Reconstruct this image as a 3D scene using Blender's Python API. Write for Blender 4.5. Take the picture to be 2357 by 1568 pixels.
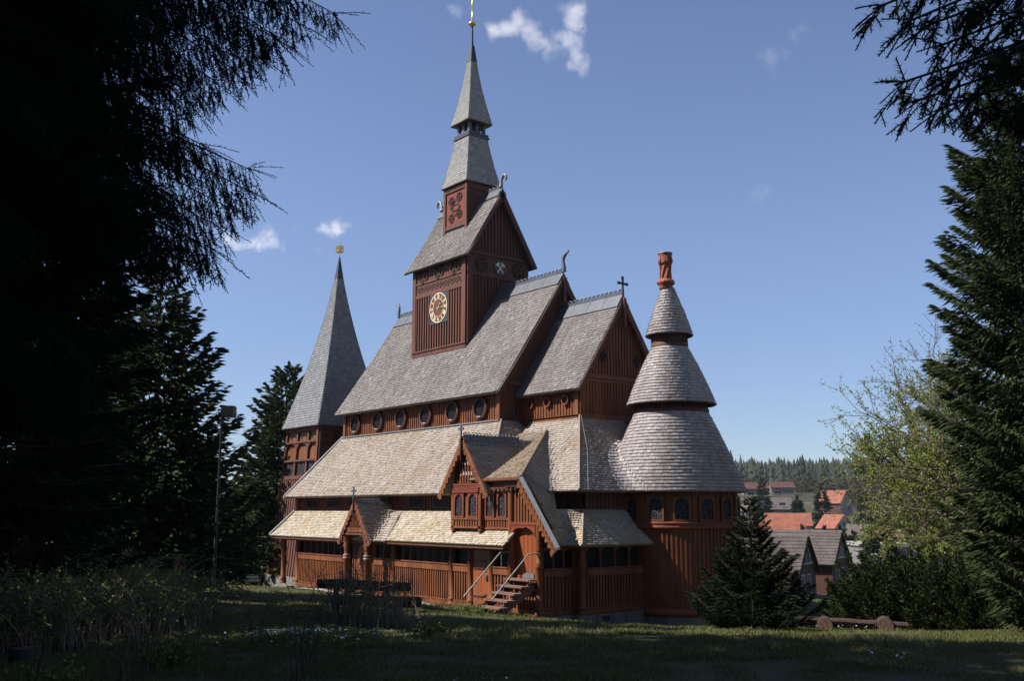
import bpy, math, random
import numpy as np
from mathutils import Vector, Matrix

for o in list(bpy.data.objects): bpy.data.objects.remove(o, do_unlink=True)
scene = bpy.context.scene
COL = scene.collection
R = math.radians

# ---------------------------------------------------------------- camera
CAM = np.array([26.75, -22.75, 3.5])
PITCH, HEAD = R(9.78), R(141.17)
FW = np.array([math.cos(HEAD)*math.cos(PITCH), math.sin(HEAD)*math.cos(PITCH), math.sin(PITCH)])
RT = np.array([math.sin(HEAD), -math.cos(HEAD), 0.0])
UP = np.cross(RT, FW)
FH = np.array([math.cos(HEAD), math.sin(HEAD), 0.0])
cd = bpy.data.cameras.new("camera"); cam = bpy.data.objects.new("camera", cd); COL.objects.link(cam)
cd.sensor_width = 36.0; cd.lens = 34.64; cd.clip_start = 0.1; cd.clip_end = 6000
cam.matrix_world = Matrix(((RT[0], UP[0], -FW[0], CAM[0]), (RT[1], UP[1], -FW[1], CAM[1]), (RT[2], UP[2], -FW[2], CAM[2]), (0, 0, 0, 1)))
scene.camera = cam

# ---------------------------------------------------------------- light
SUN_AZ = math.atan2(-0.52, -0.855)      # clockwise from +Y
SUN_EL = R(48.0)
SD = np.array([math.sin(SUN_AZ)*math.cos(SUN_EL), math.cos(SUN_AZ)*math.cos(SUN_EL), math.sin(SUN_EL)])
ld = bpy.data.lights.new("sun", 'SUN'); ld.energy = 5.0; ld.angle = R(0.5); ld.color = (1.0, 0.955, 0.89)
lo = bpy.data.objects.new("sun", ld); COL.objects.link(lo)
lo.rotation_euler = Vector((-SD[0], -SD[1], -SD[2])).to_track_quat('-Z', 'Y').to_euler()
lo.location = (0, 0, 60)
world = bpy.data.worlds.new("World"); scene.world = world; world.use_nodes = True
wt = world.node_tree; wt.nodes.clear()
def wn(t): return wt.nodes.new(t)
wout = wn('ShaderNodeOutputWorld'); bg = wn('ShaderNodeBackground'); sky = wn('ShaderNodeTexSky')
sky.sky_type = 'NISHITA'; sky.sun_disc = False; sky.sun_elevation = SUN_EL; sky.sun_rotation = SUN_AZ % (2*math.pi)
sky.altitude = 600; sky.air_density = 1.0; sky.dust_density = 0.3; sky.ozone_density = 1.6
bg.inputs['Strength'].default_value = 0.072
geo = wn('ShaderNodeTexCoord')
def dirof(x, y):
    d = FW + RT*(x-1178.5)/2268. + UP*(784.-y)/2268.
    return d/np.linalg.norm(d)
# small fair-weather clouds, each a soft patch of sky in one compass direction broken up by noise
nz = wn('ShaderNodeTexNoise'); nz.inputs['Scale'].default_value = 22; nz.inputs['Detail'].default_value = 7; nz.inputs['Roughness'].default_value = 0.56
wt.links.new(geo.outputs['Generated'], nz.inputs['Vector'])
wz = wn('ShaderNodeTexNoise'); wz.inputs['Scale'].default_value = 14; wz.inputs['Detail'].default_value = 5; wt.links.new(geo.outputs['Generated'], wz.inputs['Vector'])
ws = wn('ShaderNodeVectorMath'); ws.operation = 'MULTIPLY_ADD'; ws.inputs[1].default_value = (.10, .10, .10); ws.inputs[2].default_value = (-.05, -.05, -.05)
wt.links.new(wz.outputs['Color'], ws.inputs[0])
wa = wn('ShaderNodeVectorMath'); wa.operation = 'ADD'; wt.links.new(geo.outputs['Generated'], wa.inputs[0]); wt.links.new(ws.outputs[0], wa.inputs[1])
acc = None
CL = [(1150, 40, .024, .8), (1185, 40, .030, 1.0), (1222, 70, .030, 1.0), (1262, 98, .030, 1.0), (1300, 85, .032, 1.0), (1335, 50, .026, .95), (1285, 118, .022, .85), (1140, 70, .020, .5),
      (545, 520, .015, .62), (570, 530, .016, .62), (592, 548, .016, .66), (615, 562, .017, .62), (645, 568, .013, .5), (690, 530, .014, .6), (725, 524, .014, .65), (765, 521, .017, .9), (795, 528, .017, .85), (825, 532, .012, .6), (735, 568, .014, .5), (718, 575, .012, .4),
      (1050, 22, .020, .45), (1020, 28, .014, .3), (2095, 95, .018, .25), (1610, 733, .012, .2), (1962, 692, .012, .2), (820, 592, .012, .3)]
for (x, y, rad, s) in CL:
    d = dirof(x, y)
    dp = wn('ShaderNodeVectorMath'); dp.operation = 'DISTANCE'; dp.inputs[1].default_value = tuple(d)
    wt.links.new(wa.outputs[0], dp.inputs[0])
    mr = wn('ShaderNodeMapRange'); mr.interpolation_type = 'SMOOTHSTEP'
    mr.inputs['From Min'].default_value = rad*1.15; mr.inputs['From Max'].default_value = 0.0
    mr.inputs['To Min'].default_value = 0; mr.inputs['To Max'].default_value = s
    wt.links.new(dp.outputs['Value'], mr.inputs['Value'])
    if acc is None: acc = mr.outputs[0]
    else:
        a = wn('ShaderNodeMath'); a.operation = 'MAXIMUM'
        wt.links.new(acc, a.inputs[0]); wt.links.new(mr.outputs[0], a.inputs[1]); acc = a.outputs[0]
m1 = wn('ShaderNodeMath'); m1.operation = 'MULTIPLY_ADD'; m1.inputs[1].default_value = 1.9; m1.inputs[2].default_value = -1.25
wt.links.new(nz.outputs['Fac'], m1.inputs[0])
m2 = wn('ShaderNodeMath'); m2.operation = 'MULTIPLY_ADD'; m2.inputs[1].default_value = 1.2
wt.links.new(acc, m2.inputs[0]); wt.links.new(m1.outputs[0], m2.inputs[2])
m3 = wn('ShaderNodeMapRange'); m3.interpolation_type = 'SMOOTHSTEP'; m3.inputs['From Min'].default_value = 0.0; m3.inputs['From Max'].default_value = 1.0
m3.inputs['To Max'].default_value = 0.78
wt.links.new(m2.outputs[0], m3.inputs['Value'])
mx = wn('ShaderNodeMix'); mx.data_type = 'RGBA'
mx.inputs[7].default_value = (6.6, 6.6, 7.2, 1)
hsv = wn('ShaderNodeHueSaturation'); hsv.inputs['Hue'].default_value = 0.511; hsv.inputs['Saturation'].default_value = 1.02
wt.links.new(sky.outputs[0], hsv.inputs['Color'])
wt.links.new(m3.outputs[0], mx.inputs[0]); sx_ = wn('ShaderNodeSeparateXYZ'); wt.links.new(geo.outputs['Generated'], sx_.inputs[0])
hr_ = wn('ShaderNodeMapRange'); hr_.interpolation_type = 'SMOOTHSTEP'; hr_.inputs['From Min'].default_value = .0; hr_.inputs['From Max'].default_value = .34; wt.links.new(sx_.outputs['Z'], hr_.inputs['Value'])
hc_ = wn('ShaderNodeMix'); hc_.data_type = 'RGBA'; hc_.inputs[6].default_value = (.60, .66, .82, 1); hc_.inputs[7].default_value = (1, 1, 1, 1); wt.links.new(hr_.outputs[0], hc_.inputs[0])
hm_ = wn('ShaderNodeMix'); hm_.data_type = 'RGBA'; hm_.blend_type = 'MULTIPLY'; hm_.inputs[0].default_value = 1; wt.links.new(hsv.outputs[0], hm_.inputs[6]); wt.links.new(hc_.outputs[2], hm_.inputs[7])
wt.links.new(hm_.outputs[2], mx.inputs[6]); wt.links.new(mx.outputs[2], bg.inputs['Color'])
wt.links.new(bg.outputs[0], wout.inputs[0])
scene.view_settings.view_transform = 'Standard'; scene.view_settings.look = 'None'; scene.view_settings.gamma = 1.0
scene.view_settings.exposure = 1.0
scene.render.engine = 'CYCLES'

# ---------------------------------------------------------------- materials
def mat(name, col, col2=None, rough=0.8, scale=3.0, stretch=(1, 1, 1), bump=0.0, bscale=None, metallic=0.0, rnd=0.0, rcols=None, spec=0.3, patch=None, detail=5, trans=0.0, streak=None):
    if metallic < .9: col = tuple(c*.72 for c in col); col2 = tuple(c*.72 for c in col2) if col2 else None; rcols = [tuple(c*.72 for c in q) for q in rcols] if rcols else None; patch = (tuple(c*.72 for c in patch[0]), *patch[1:]) if patch else None
    m = bpy.data.materials.new(name); m.use_nodes = True; t = m.node_tree; N = t.nodes; b = N['Principled BSDF']
    b.inputs['Roughness'].default_value = rough; b.inputs['Metallic'].default_value = metallic
    b.inputs['Specular IOR Level'].default_value = spec
    tc = N.new('ShaderNodeTexCoord'); mp = N.new('ShaderNodeMapping'); mp.inputs['Scale'].default_value = stretch
    t.links.new(tc.outputs['Object'], mp.inputs['Vector'])
    n = N.new('ShaderNodeTexNoise'); n.inputs['Scale'].default_value = scale; n.inputs['Detail'].default_value = detail
    t.links.new(mp.outputs[0], n.inputs['Vector'])
    mix = N.new('ShaderNodeMix'); mix.data_type = 'RGBA'
    c2 = col2 or tuple(c*0.7 for c in col)
    mix.inputs[6].default_value = (*col, 1); mix.inputs[7].default_value = (*c2, 1)
    rp = N.new('ShaderNodeMapRange'); rp.inputs['From Min'].default_value = .35; rp.inputs['From Max'].default_value = .65
    t.links.new(n.outputs['Fac'], rp.inputs['Value']); t.links.new(rp.outputs[0], mix.inputs[0])
    out = mix.outputs[2]
    if rcols:      # a colour of its own for every shingle / leaf
        at = N.new('ShaderNodeAttribute'); at.attribute_name = 'rnd'
        cr = N.new('ShaderNodeValToRGB'); cr.color_ramp.interpolation = 'LINEAR'
        els = cr.color_ramp.elements
        while len(els) < len(rcols): els.new(0.5)
        for i, c in enumerate(rcols): els[i].position = i/(len(rcols)-1); els[i].color = (*c, 1)
        t.links.new(at.outputs['Fac'], cr.inputs[0])
        mm = N.new('ShaderNodeMix'); mm.data_type = 'RGBA'; mm.inputs[0].default_value = rnd
        t.links.new(out, mm.inputs[6]); t.links.new(cr.outputs[0], mm.inputs[7]); out = mm.outputs[2]
    if patch:      # large soft stains: (colour, scale, lo, hi)
        pc, ps, lo_, hi_ = patch
        pn = N.new('ShaderNodeTexNoise'); pn.inputs['Scale'].default_value = ps; pn.inputs['Detail'].default_value = 6
        t.links.new(tc.outputs['Object'], pn.inputs['Vector'])
        pr = N.new('ShaderNodeMapRange'); pr.inputs['From Min'].default_value = lo_; pr.inputs['From Max'].default_value = hi_
        t.links.new(pn.outputs['Fac'], pr.inputs['Value'])
        pm = N.new('ShaderNodeMix'); pm.data_type = 'RGBA'; pm.inputs[7].default_value = (*pc, 1)
        t.links.new(pr.outputs[0], pm.inputs[0]); t.links.new(out, pm.inputs[6]); out = pm.outputs[2]
    if streak:     # run-off streaks down the slope
        sc_, sst, slo, shi, samt = streak
        sm = N.new('ShaderNodeMapping'); sm.inputs['Scale'].default_value = sst; t.links.new(tc.outputs['Object'], sm.inputs['Vector'])
        sn = N.new('ShaderNodeTexNoise'); sn.inputs['Scale'].default_value = 1.0; sn.inputs['Detail'].default_value = 6; sn.inputs['Roughness'].default_value = .65; t.links.new(sm.outputs[0], sn.inputs['Vector'])
        sr = N.new('ShaderNodeMapRange'); sr.inputs['From Min'].default_value = slo; sr.inputs['From Max'].default_value = shi; sr.inputs['To Max'].default_value = samt; t.links.new(sn.outputs['Fac'], sr.inputs['Value'])
        sx = N.new('ShaderNodeMix'); sx.data_type = 'RGBA'; sx.inputs[7].default_value = (*[c*.72 for c in sc_], 1); t.links.new(sr.outputs[0], sx.inputs[0]); t.links.new(out, sx.inputs[6]); out = sx.outputs[2]
    t.links.new(out, b.inputs['Base Color'])
    if bump > 0:
        bn = N.new('ShaderNodeTexNoise'); bn.inputs['Scale'].default_value = bscale or scale*4; bn.inputs['Detail'].default_value = 4
        t.links.new(mp.outputs[0], bn.inputs['Vector'])
        bp = N.new('ShaderNodeBump'); bp.inputs['Strength'].default_value = bump; bp.inputs['Distance'].default_value = 0.02
        t.links.new(bn.outputs['Fac'], bp.inputs['Height']); t.links.new(bp.outputs[0], b.inputs['Normal'])
    if trans > 0:
        tr = N.new('ShaderNodeBsdfTranslucent'); t.links.new(out, tr.inputs['Color'])
        ms = N.new('ShaderNodeMixShader'); ms.inputs[0].default_value = trans
        t.links.new(b.outputs[0], ms.inputs[1]); t.links.new(tr.outputs[0], ms.inputs[2]); t.links.new(ms.outputs[0], N['Material Output'].inputs['Surface'])
    return m
M = {}
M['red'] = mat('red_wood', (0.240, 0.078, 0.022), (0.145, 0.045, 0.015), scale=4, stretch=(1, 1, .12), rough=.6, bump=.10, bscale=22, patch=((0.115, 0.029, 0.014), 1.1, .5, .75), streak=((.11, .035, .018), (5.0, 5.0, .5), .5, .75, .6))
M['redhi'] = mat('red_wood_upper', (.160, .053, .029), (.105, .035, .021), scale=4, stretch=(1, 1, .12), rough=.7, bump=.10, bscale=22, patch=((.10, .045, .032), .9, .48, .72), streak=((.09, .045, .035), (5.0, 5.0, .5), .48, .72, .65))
M['redtrim'] = mat('red_trim', (0.238, 0.054, 0.022), (0.180, 0.040, 0.016), scale=5, rough=.5, bump=.15)
M['orangewood'] = mat('orange_wood', (0.324, 0.090, 0.027), (0.259, 0.065, 0.020), scale=3, stretch=(1, 1, .1), rough=.5, bump=.15)
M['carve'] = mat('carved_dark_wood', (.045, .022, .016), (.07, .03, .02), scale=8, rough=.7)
M['shN'] = mat('grey_shingles', (0.267, 0.244, 0.231), (0.208, 0.186, 0.177), scale=1.2, rough=.75, rnd=.6, rcols=[(0.133, 0.120, 0.111), (0.213, 0.192, 0.183), (0.267, 0.239, 0.231), (0.239, 0.192, 0.169), (0.408, 0.399, 0.399)], bump=.05, bscale=60, spec=.35, patch=((0.177, 0.156, 0.147), .55, .5, .7), streak=((.12, .10, .09), (2.2, .35, .35), .48, .72, .65))
M['shL'] = mat('pale_shingles', (.50, .445, .36), (.42, .365, .29), scale=1.0, rough=.7, rnd=.62, rcols=[(.24, .195, .14), (.44, .38, .29), (.54, .475, .38), (.50, .37, .23), (.66, .61, .52)], bump=.05, bscale=60, spec=.3, patch=((.40, .29, .16), .8, .52, .72), streak=((.30, .22, .13), (2.2, .4, .4), .48, .72, .6))
M['shO'] = mat('mossy_brown_shingles', (.255, .20, .145), (.21, .16, .11), scale=1.0, rough=.8, rnd=.6, rcols=[(.14, .105, .075), (.24, .185, .13), (.29, .235, .17), (.28, .19, .11), (.36, .31, .25)], bump=.05, bscale=60, spec=.2)
M['shM'] = mat('weathered_pale_shingles', (0.382, 0.329, 0.282), (0.320, 0.275, 0.236), scale=1.0, rough=.7, rnd=.6, rcols=[(0.214, 0.176, 0.145), (0.336, 0.282, 0.236), (0.412, 0.358, 0.313), (0.382, 0.290, 0.206), (0.503, 0.465, 0.427)], bump=.05, bscale=60, spec=.35, patch=((0.320, 0.236, 0.153), .7, .52, .74), streak=((.24, .17, .11), (2.0, .3, .3), .48, .72, .6))
M['shA'] = mat('silver_shingles', (0.464, 0.409, 0.394), (0.382, 0.340, 0.333), scale=1.5, rough=.55, rnd=.6, rcols=[(0.271, 0.231, 0.225), (0.409, 0.362, 0.353), (0.503, 0.449, 0.436), (0.409, 0.328, 0.286), (0.654, 0.599, 0.587)], bump=.06, bscale=50, spec=.5, streak=((0.224, 0.168, 0.155), (3.0, 3.0, .35), .48, .72, .6))
M['shS'] = mat('slate_grey_shingles', (0.335, 0.335, 0.345), (0.280, 0.280, 0.291), scale=1.4, rough=.6, rnd=.6, rcols=[(0.195, 0.195, 0.206), (0.291, 0.291, 0.303), (0.367, 0.367, 0.372), (0.291, 0.276, 0.270), (0.497, 0.507, 0.529)], bump=.05, bscale=60, spec=.4, streak=((.20, .20, .20), (3.0, 3.0, .3), .48, .72, .5))
M['shT'] = mat('spire_shingles', (0.446, 0.429, 0.412), (0.369, 0.357, 0.346), scale=1.4, rough=.6, rnd=.6, rcols=[(0.245, 0.234, 0.223), (0.380, 0.369, 0.357), (0.480, 0.468, 0.446), (0.425, 0.380, 0.335), (0.614, 0.603, 0.592)], bump=.05, bscale=60, spec=.4)
M['lead'] = mat('lead_sheet', (0.130, 0.137, 0.155), (0.104, 0.109, 0.126), scale=2.5, rough=.42, spec=.5, metallic=.35, bump=.1)
M['leadpale'] = mat('weathered_lead', (0.216, 0.230, 0.245), (0.158, 0.173, 0.187), scale=6, rough=.5, spec=.5, metallic=.3)
M['leaddark'] = mat('dark_lead', (0.072, 0.071, 0.079), (0.054, 0.052, 0.058), scale=2.5, rough=.45, spec=.5, metallic=.3)
M['gold'] = mat('gold_leaf', (.85, .62, .22), (.75, .50, .15), scale=5, rough=.28, metallic=1.0)
M['goldpaint'] = mat('gold_paint', (.98, .86, .60), (.80, .68, .44), scale=9, rough=.5)
M['cream'] = mat('white_paint', (0.518, 0.511, 0.475), (0.432, 0.425, 0.396), scale=7, rough=.6)
M['black'] = mat('black_iron', (.02, .02, .022), (.03, .03, .03), scale=7, rough=.5)
M['glass'] = mat('dark_glass', (.008, .009, .011), (.014, .015, .018), scale=6, rough=.5, spec=.08)
def leaded():
    m = bpy.data.materials.new('leaded_glass'); m.use_nodes = True; t = m.node_tree; b = t.nodes['Principled BSDF']
    tc = t.nodes.new('ShaderNodeTexCoord'); v = t.nodes.new('ShaderNodeTexVoronoi'); v.feature = 'DISTANCE_TO_EDGE'; v.inputs['Scale'].default_value = 8
    t.links.new(tc.outputs['Object'], v.inputs['Vector'])
    c = t.nodes.new('ShaderNodeValToRGB'); c.color_ramp.elements[0].position = .05; c.color_ramp.elements[0].color = (.05, .052, .055, 1)
    c.color_ramp.elements[1].position = .10; c.color_ramp.elements[1].color = (.008, .009, .011, 1)
    t.links.new(v.outputs['Distance'], c.inputs[0]); t.links.new(c.outputs[0], b.inputs['Base Color']); b.inputs['Roughness'].default_value = .45; b.inputs['Specular IOR Level'].default_value = .12
    return m
M['leaded'] = leaded()
M['stone'] = mat('granite_foundation', (0.216, 0.202, 0.180), (0.122, 0.115, 0.104), scale=3.2, rough=.9, bump=.8, bscale=9)
M['terracotta'] = mat('terracotta', (0.331, 0.094, 0.043), (0.216, 0.058, 0.032), scale=6, rough=.7, bump=.3, bscale=14, patch=((0.202, 0.122, 0.094), 3, .55, .75))
M['steel'] = mat('galvanised_pipe', (0.360, 0.360, 0.338), (0.302, 0.302, 0.288), scale=5, rough=.45, metallic=.3)
M['step'] = mat('weathered_step_boards', (0.216, 0.122, 0.094), (0.158, 0.086, 0.065), scale=8, stretch=(.3, 1, 1), rough=.8, bump=.2)
M['bark'] = mat('spruce_bark', (.085, .062, .048), (.05, .038, .03), scale=9, stretch=(1, 1, .25), rough=.95, bump=.9, bscale=18)
M['log'] = mat('weathered_log', (.05, .034, .027), (.085, .06, .046), scale=7, rough=.9, bump=.6, bscale=14, spec=.1)
M['logend'] = mat('sawn_log_end', (.17, .105, .075), (.09, .055, .042), scale=14, rough=.9, bump=.3)
LT = .12
M['needleA'] = mat('dark_spruce_needles', (0.014, 0.023, 0.011), (0.023, 0.034, 0.014), scale=2, rough=.75, rnd=.6, rcols=[(0.009, 0.014, 0.008), (0.016, 0.027, 0.012), (0.031, 0.043, 0.018)], trans=.08, spec=.06)  # darker copy for spruces in shade; the shade is put into its colour
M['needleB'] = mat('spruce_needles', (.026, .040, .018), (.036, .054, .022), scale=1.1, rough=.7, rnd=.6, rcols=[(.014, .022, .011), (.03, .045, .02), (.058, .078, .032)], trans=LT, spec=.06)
M['needleC'] = mat('sunlit_spruce_needles', (.040, .058, .022), (.055, .074, .026), scale=1.3, rough=.65, rnd=.6, rcols=[(.022, .034, .014), (.044, .062, .024), (.085, .105, .040)], trans=.18, spec=.06)  # lighter copy with the sunlight put into the needle colour
M['needleD'] = mat('lightened_green_needles', (.042, .060, .026), (.055, .076, .030), scale=1.1, rough=.7, rnd=.6, rcols=[(.022, .034, .016), (.048, .066, .028), (.095, .12, .045)], trans=.15, spec=.08)  # lightened copy: light put into the colour of spruces standing in shade
M['needleN'] = mat('near_backlit_needles', (.010, .018, .010), (.015, .022, .012), scale=3, rough=.7, trans=.04, spec=.06)  # near-black: backlit shade of the nearest spruces put into the colour
M['yew'] = mat('yew_foliage', (0.022, 0.033, 0.009), (0.030, 0.043, 0.012), scale=2.2, rough=.7, rnd=.6, rcols=[(0.010, 0.016, 0.006), (0.023, 0.035, 0.009), (0.047, 0.061, 0.016)], trans=.15, spec=.06)
M['leafY'] = mat('spring_leaves', (.22, .25, .045), (.17, .21, .04), scale=1.2, rough=.6, rnd=.6, rcols=[(.13, .15, .03), (.23, .26, .05), (.32, .35, .09)], trans=.45)
M['leafG'] = mat('bramble_leaves', (.15, .20, .05), (.11, .15, .04), scale=2, rough=.6, rnd=.6, rcols=[(.07, .10, .026), (.15, .20, .05), (.26, .30, .09)], trans=.35, spec=.15)
M['twig'] = mat('bare_twigs', (.13, .10, .085), (.09, .07, .06), scale=6, rough=.9, spec=.06)
M['cane'] = mat('dry_canes', (.34, .26, .20), (.20, .14, .11), scale=6, rough=.9, spec=.1)
M['petal'] = mat('white_petals', (.75, .76, .76), (.66, .67, .70), scale=6, rough=.6, trans=.2)
M['grass'] = mat('grass_blades', (.120, .130, .048), (.155, .140, .065), scale=.6, rough=.7, rnd=.65, rcols=[(0.062, 0.094, 0.022), (0.125, 0.144, 0.040), (0.275, 0.237, 0.125)], trans=.25, spec=.06)
M['ground'] = mat('turf_soil', (.060, .070, .024), (.085, .075, .040), scale=.5, rough=.95, bump=.7, bscale=7, patch=((.085, .075, .042), .8, .5, .7), spec=.1, detail=9)
M['gravel'] = mat('pale_gravel', (.38, .36, .32), (.28, .27, .245), scale=8, rough=.95, bump=.5, bscale=40)
M['farland'] = mat('valley_ground', (.050, .052, .028), (.040, .044, .024), scale=.03, rough=.95, patch=((.10, .082, .062), .012, .45, .6), spec=.1)

# ---------------------------------------------------------------- mesh helpers
def lk(o, parent):
    COL.objects.link(o)
    if parent is not None: o.parent = parent
    return o
def wloc(o):
    v = Vector((0, 0, 0))
    while o is not None: v = v + o.location; o = o.parent
    return np.array(v)
def tag(o, label=None, cat=None, group=None, kind=None):
    if label: o['label'] = label
    if cat: o['category'] = cat
    if group: o['group'] = group
    if kind: o['kind'] = kind
    return o
def empty(name, loc, label, cat, group=None):
    o = bpy.data.objects.new(name, None); COL.objects.link(o); o.location = tuple(float(v) for v in loc); o.empty_display_size = .3
    return tag(o, label, cat, group)
class MB:
    """collects shapes in world coordinates and links them as ONE mesh object"""
    def __init__(s): s.v = []; s.f = []; s.n = 0; s.smooth = []
    def add(s, vs, fs, sm=False):
        b = s.n; s.v.extend([tuple(map(float, p)) for p in vs]); s.n += len(vs)
        s.f.extend([tuple(i+b for i in f) for f in fs]); s.smooth.extend([sm]*len(fs)); return s
    def box(s, a, b):
        x0, y0, z0 = [min(p, q) for p, q in zip(a, b)]; x1, y1, z1 = [max(p, q) for p, q in zip(a, b)]
        return s.add([(x0, y0, z0), (x1, y0, z0), (x1, y1, z0), (x0, y1, z0), (x0, y0, z1), (x1, y0, z1), (x1, y1, z1), (x0, y1, z1)],
                     [(0, 3, 2, 1), (4, 5, 6, 7), (0, 1, 5, 4), (1, 2, 6, 5), (2, 3, 7, 6), (3, 0, 4, 7)])
    def obox(s, o, ux, uy, uz):     # corner + three edge vectors
        o, ux, uy, uz = map(np.array, (o, ux, uy, uz))
        P = [o, o+ux, o+ux+uy, o+uy]; P += [p+uz for p in P]
        return s.add(P, [(0, 3, 2, 1), (4, 5, 6, 7), (0, 1, 5, 4), (1, 2, 6, 5), (2, 3, 7, 6), (3, 0, 4, 7)])
    def prism(s, poly, d):          # 3D polygon + extrusion vector
        poly = [np.array(p, float) for p in poly]; d = np.array(d, float); n = len(poly)
        return s.add(poly+[p+d for p in poly], [tuple(range(n))[::-1], tuple(range(n, 2*n))]+[(i, (i+1) % n, (i+1) % n+n, i+n) for i in range(n)])
    def tube(s, pts, rad, n=8, cap=True, sm=True):
        pts = [np.array(p, float) for p in pts]; m = len(pts)
        if not hasattr(rad, '__len__'): rad = [rad]*m
        vs = []; prev = None
        for i, p in enumerate(pts):
            t = pts[min(i+1, m-1)]-pts[max(i-1, 0)]; t = t/(np.linalg.norm(t)+1e-9)
            if prev is None:
                a = np.array([0, 0, 1.]) if abs(t[2]) < .9 else np.array([1., 0, 0]); u = np.cross(t, a)
            else: u = prev-t*(prev@t)
            u = u/(np.linalg.norm(u)+1e-9); prev = u; w = np.cross(t, u)
            for k in range(n):
                a = 2*math.pi*k/n; vs.append(p+rad[i]*(u*math.cos(a)+w*math.sin(a)))
        fs = [(i*n+k, i*n+(k+1) % n, (i+1)*n+(k+1) % n, (i+1)*n+k) for i in range(m-1) for k in range(n)]
        s.add(vs, fs, sm)
        if cap: s.add(vs[:n], [tuple(range(n))[::-1]]); s.add(vs[-n:], [tuple(range(n))])
        return s
    def lathe(s, c, prof, n=16, sm=True, a0=0.0, a1=2*math.pi):   # prof: (r, z) upwards
        full = abs(a1-a0-2*math.pi) < 1e-6; k = n if full else n+1
        vs = [(c[0]+r*math.cos(a0+(a1-a0)*j/n), c[1]+r*math.sin(a0+(a1-a0)*j/n), c[2]+z) for (r, z) in prof for j in range(k)]
        fs = [(i*k+j, i*k+(j+1) % k, (i+1)*k+(j+1) % k, (i+1)*k+j) for i in range(len(prof)-1) for j in range(n)]
        return s.add(vs, fs, sm)
    def ring(s, c, ax1, ax2, nrm, r0, r1, d, n=20):   # flat ring with thickness d along nrm
        c, ax1, ax2, nrm = map(lambda q: np.array(q, float), (c, ax1, ax2, nrm)); vs = []
        for j in range(n):
            a = 2*math.pi*j/n; e = ax1*math.cos(a)+ax2*math.sin(a)
            vs += [c+e*r0, c+e*r1, c+e*r1+nrm*d, c+e*r0+nrm*d]
        fs = []
        for j in range(n):
            A = 4*j; B = 4*((j+1) % n)
            fs += [(A+i, B+i, B+(i+1) % 4, A+(i+1) % 4) for i in range(4)]
        return s.add(vs, fs)
    def disc(s, c, ax1, ax2, r, d, n=20):     # thick disc, front pushed along d
        c, ax1, ax2, d = map(lambda q: np.array(q, float), (c, ax1, ax2, d))
        return s.prism([c+ax1*r*math.cos(2*math.pi*j/n)+ax2*r*math.sin(2*math.pi*j/n) for j in range(n)], d)
    def build(s, name, m, parent=None):
        me = bpy.data.meshes.new(name)
        off = wloc(parent) if parent is not None else np.zeros(3)
        v = np.array(s.v)-off
        me.from_pydata(v.tolist(), [], s.f); me.materials.append(m)
        me.polygons.foreach_set('use_smooth', s.smooth); me.update()
        return lk(bpy.data.objects.new(name, me), parent)
def np_mesh(name, verts, groups, m, parent=None, rnd=None, smooth=False):
    """verts (N,3); groups: list of (K,n) index arrays; rnd: one value per face"""
    me = bpy.data.meshes.new(name); off = wloc(parent) if parent is not None else np.zeros(3)
    v = (np.asarray(verts, float)-off).astype(np.float32)
    me.vertices.add(len(v)); me.vertices.foreach_set('co', v.ravel())
    tot = np.concatenate([np.full(len(g), g.shape[1]) for g in groups]); idx = np.concatenate([g.ravel() for g in groups]).astype(np.int32)
    st = np.concatenate([[0], np.cumsum(tot)[:-1]]).astype(np.int32)
    me.loops.add(len(idx)); me.loops.foreach_set('vertex_index', idx)
    me.polygons.add(len(tot)); me.polygons.foreach_set('loop_start', st)
    try: me.polygons.foreach_set('loop_total', tot.astype(np.int32))
    except Exception: pass
    if rnd is not None:
        a = me.attributes.new('rnd', 'FLOAT', 'FACE'); a.data.foreach_set('value', np.asarray(rnd, np.float32))
    if smooth: me.polygons.foreach_set('use_smooth', np.ones(len(tot), bool))
    me.materials.append(m); me.update(calc_edges=True); me.validate()
    return lk(bpy.data.objects.new(name, me), parent)

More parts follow.
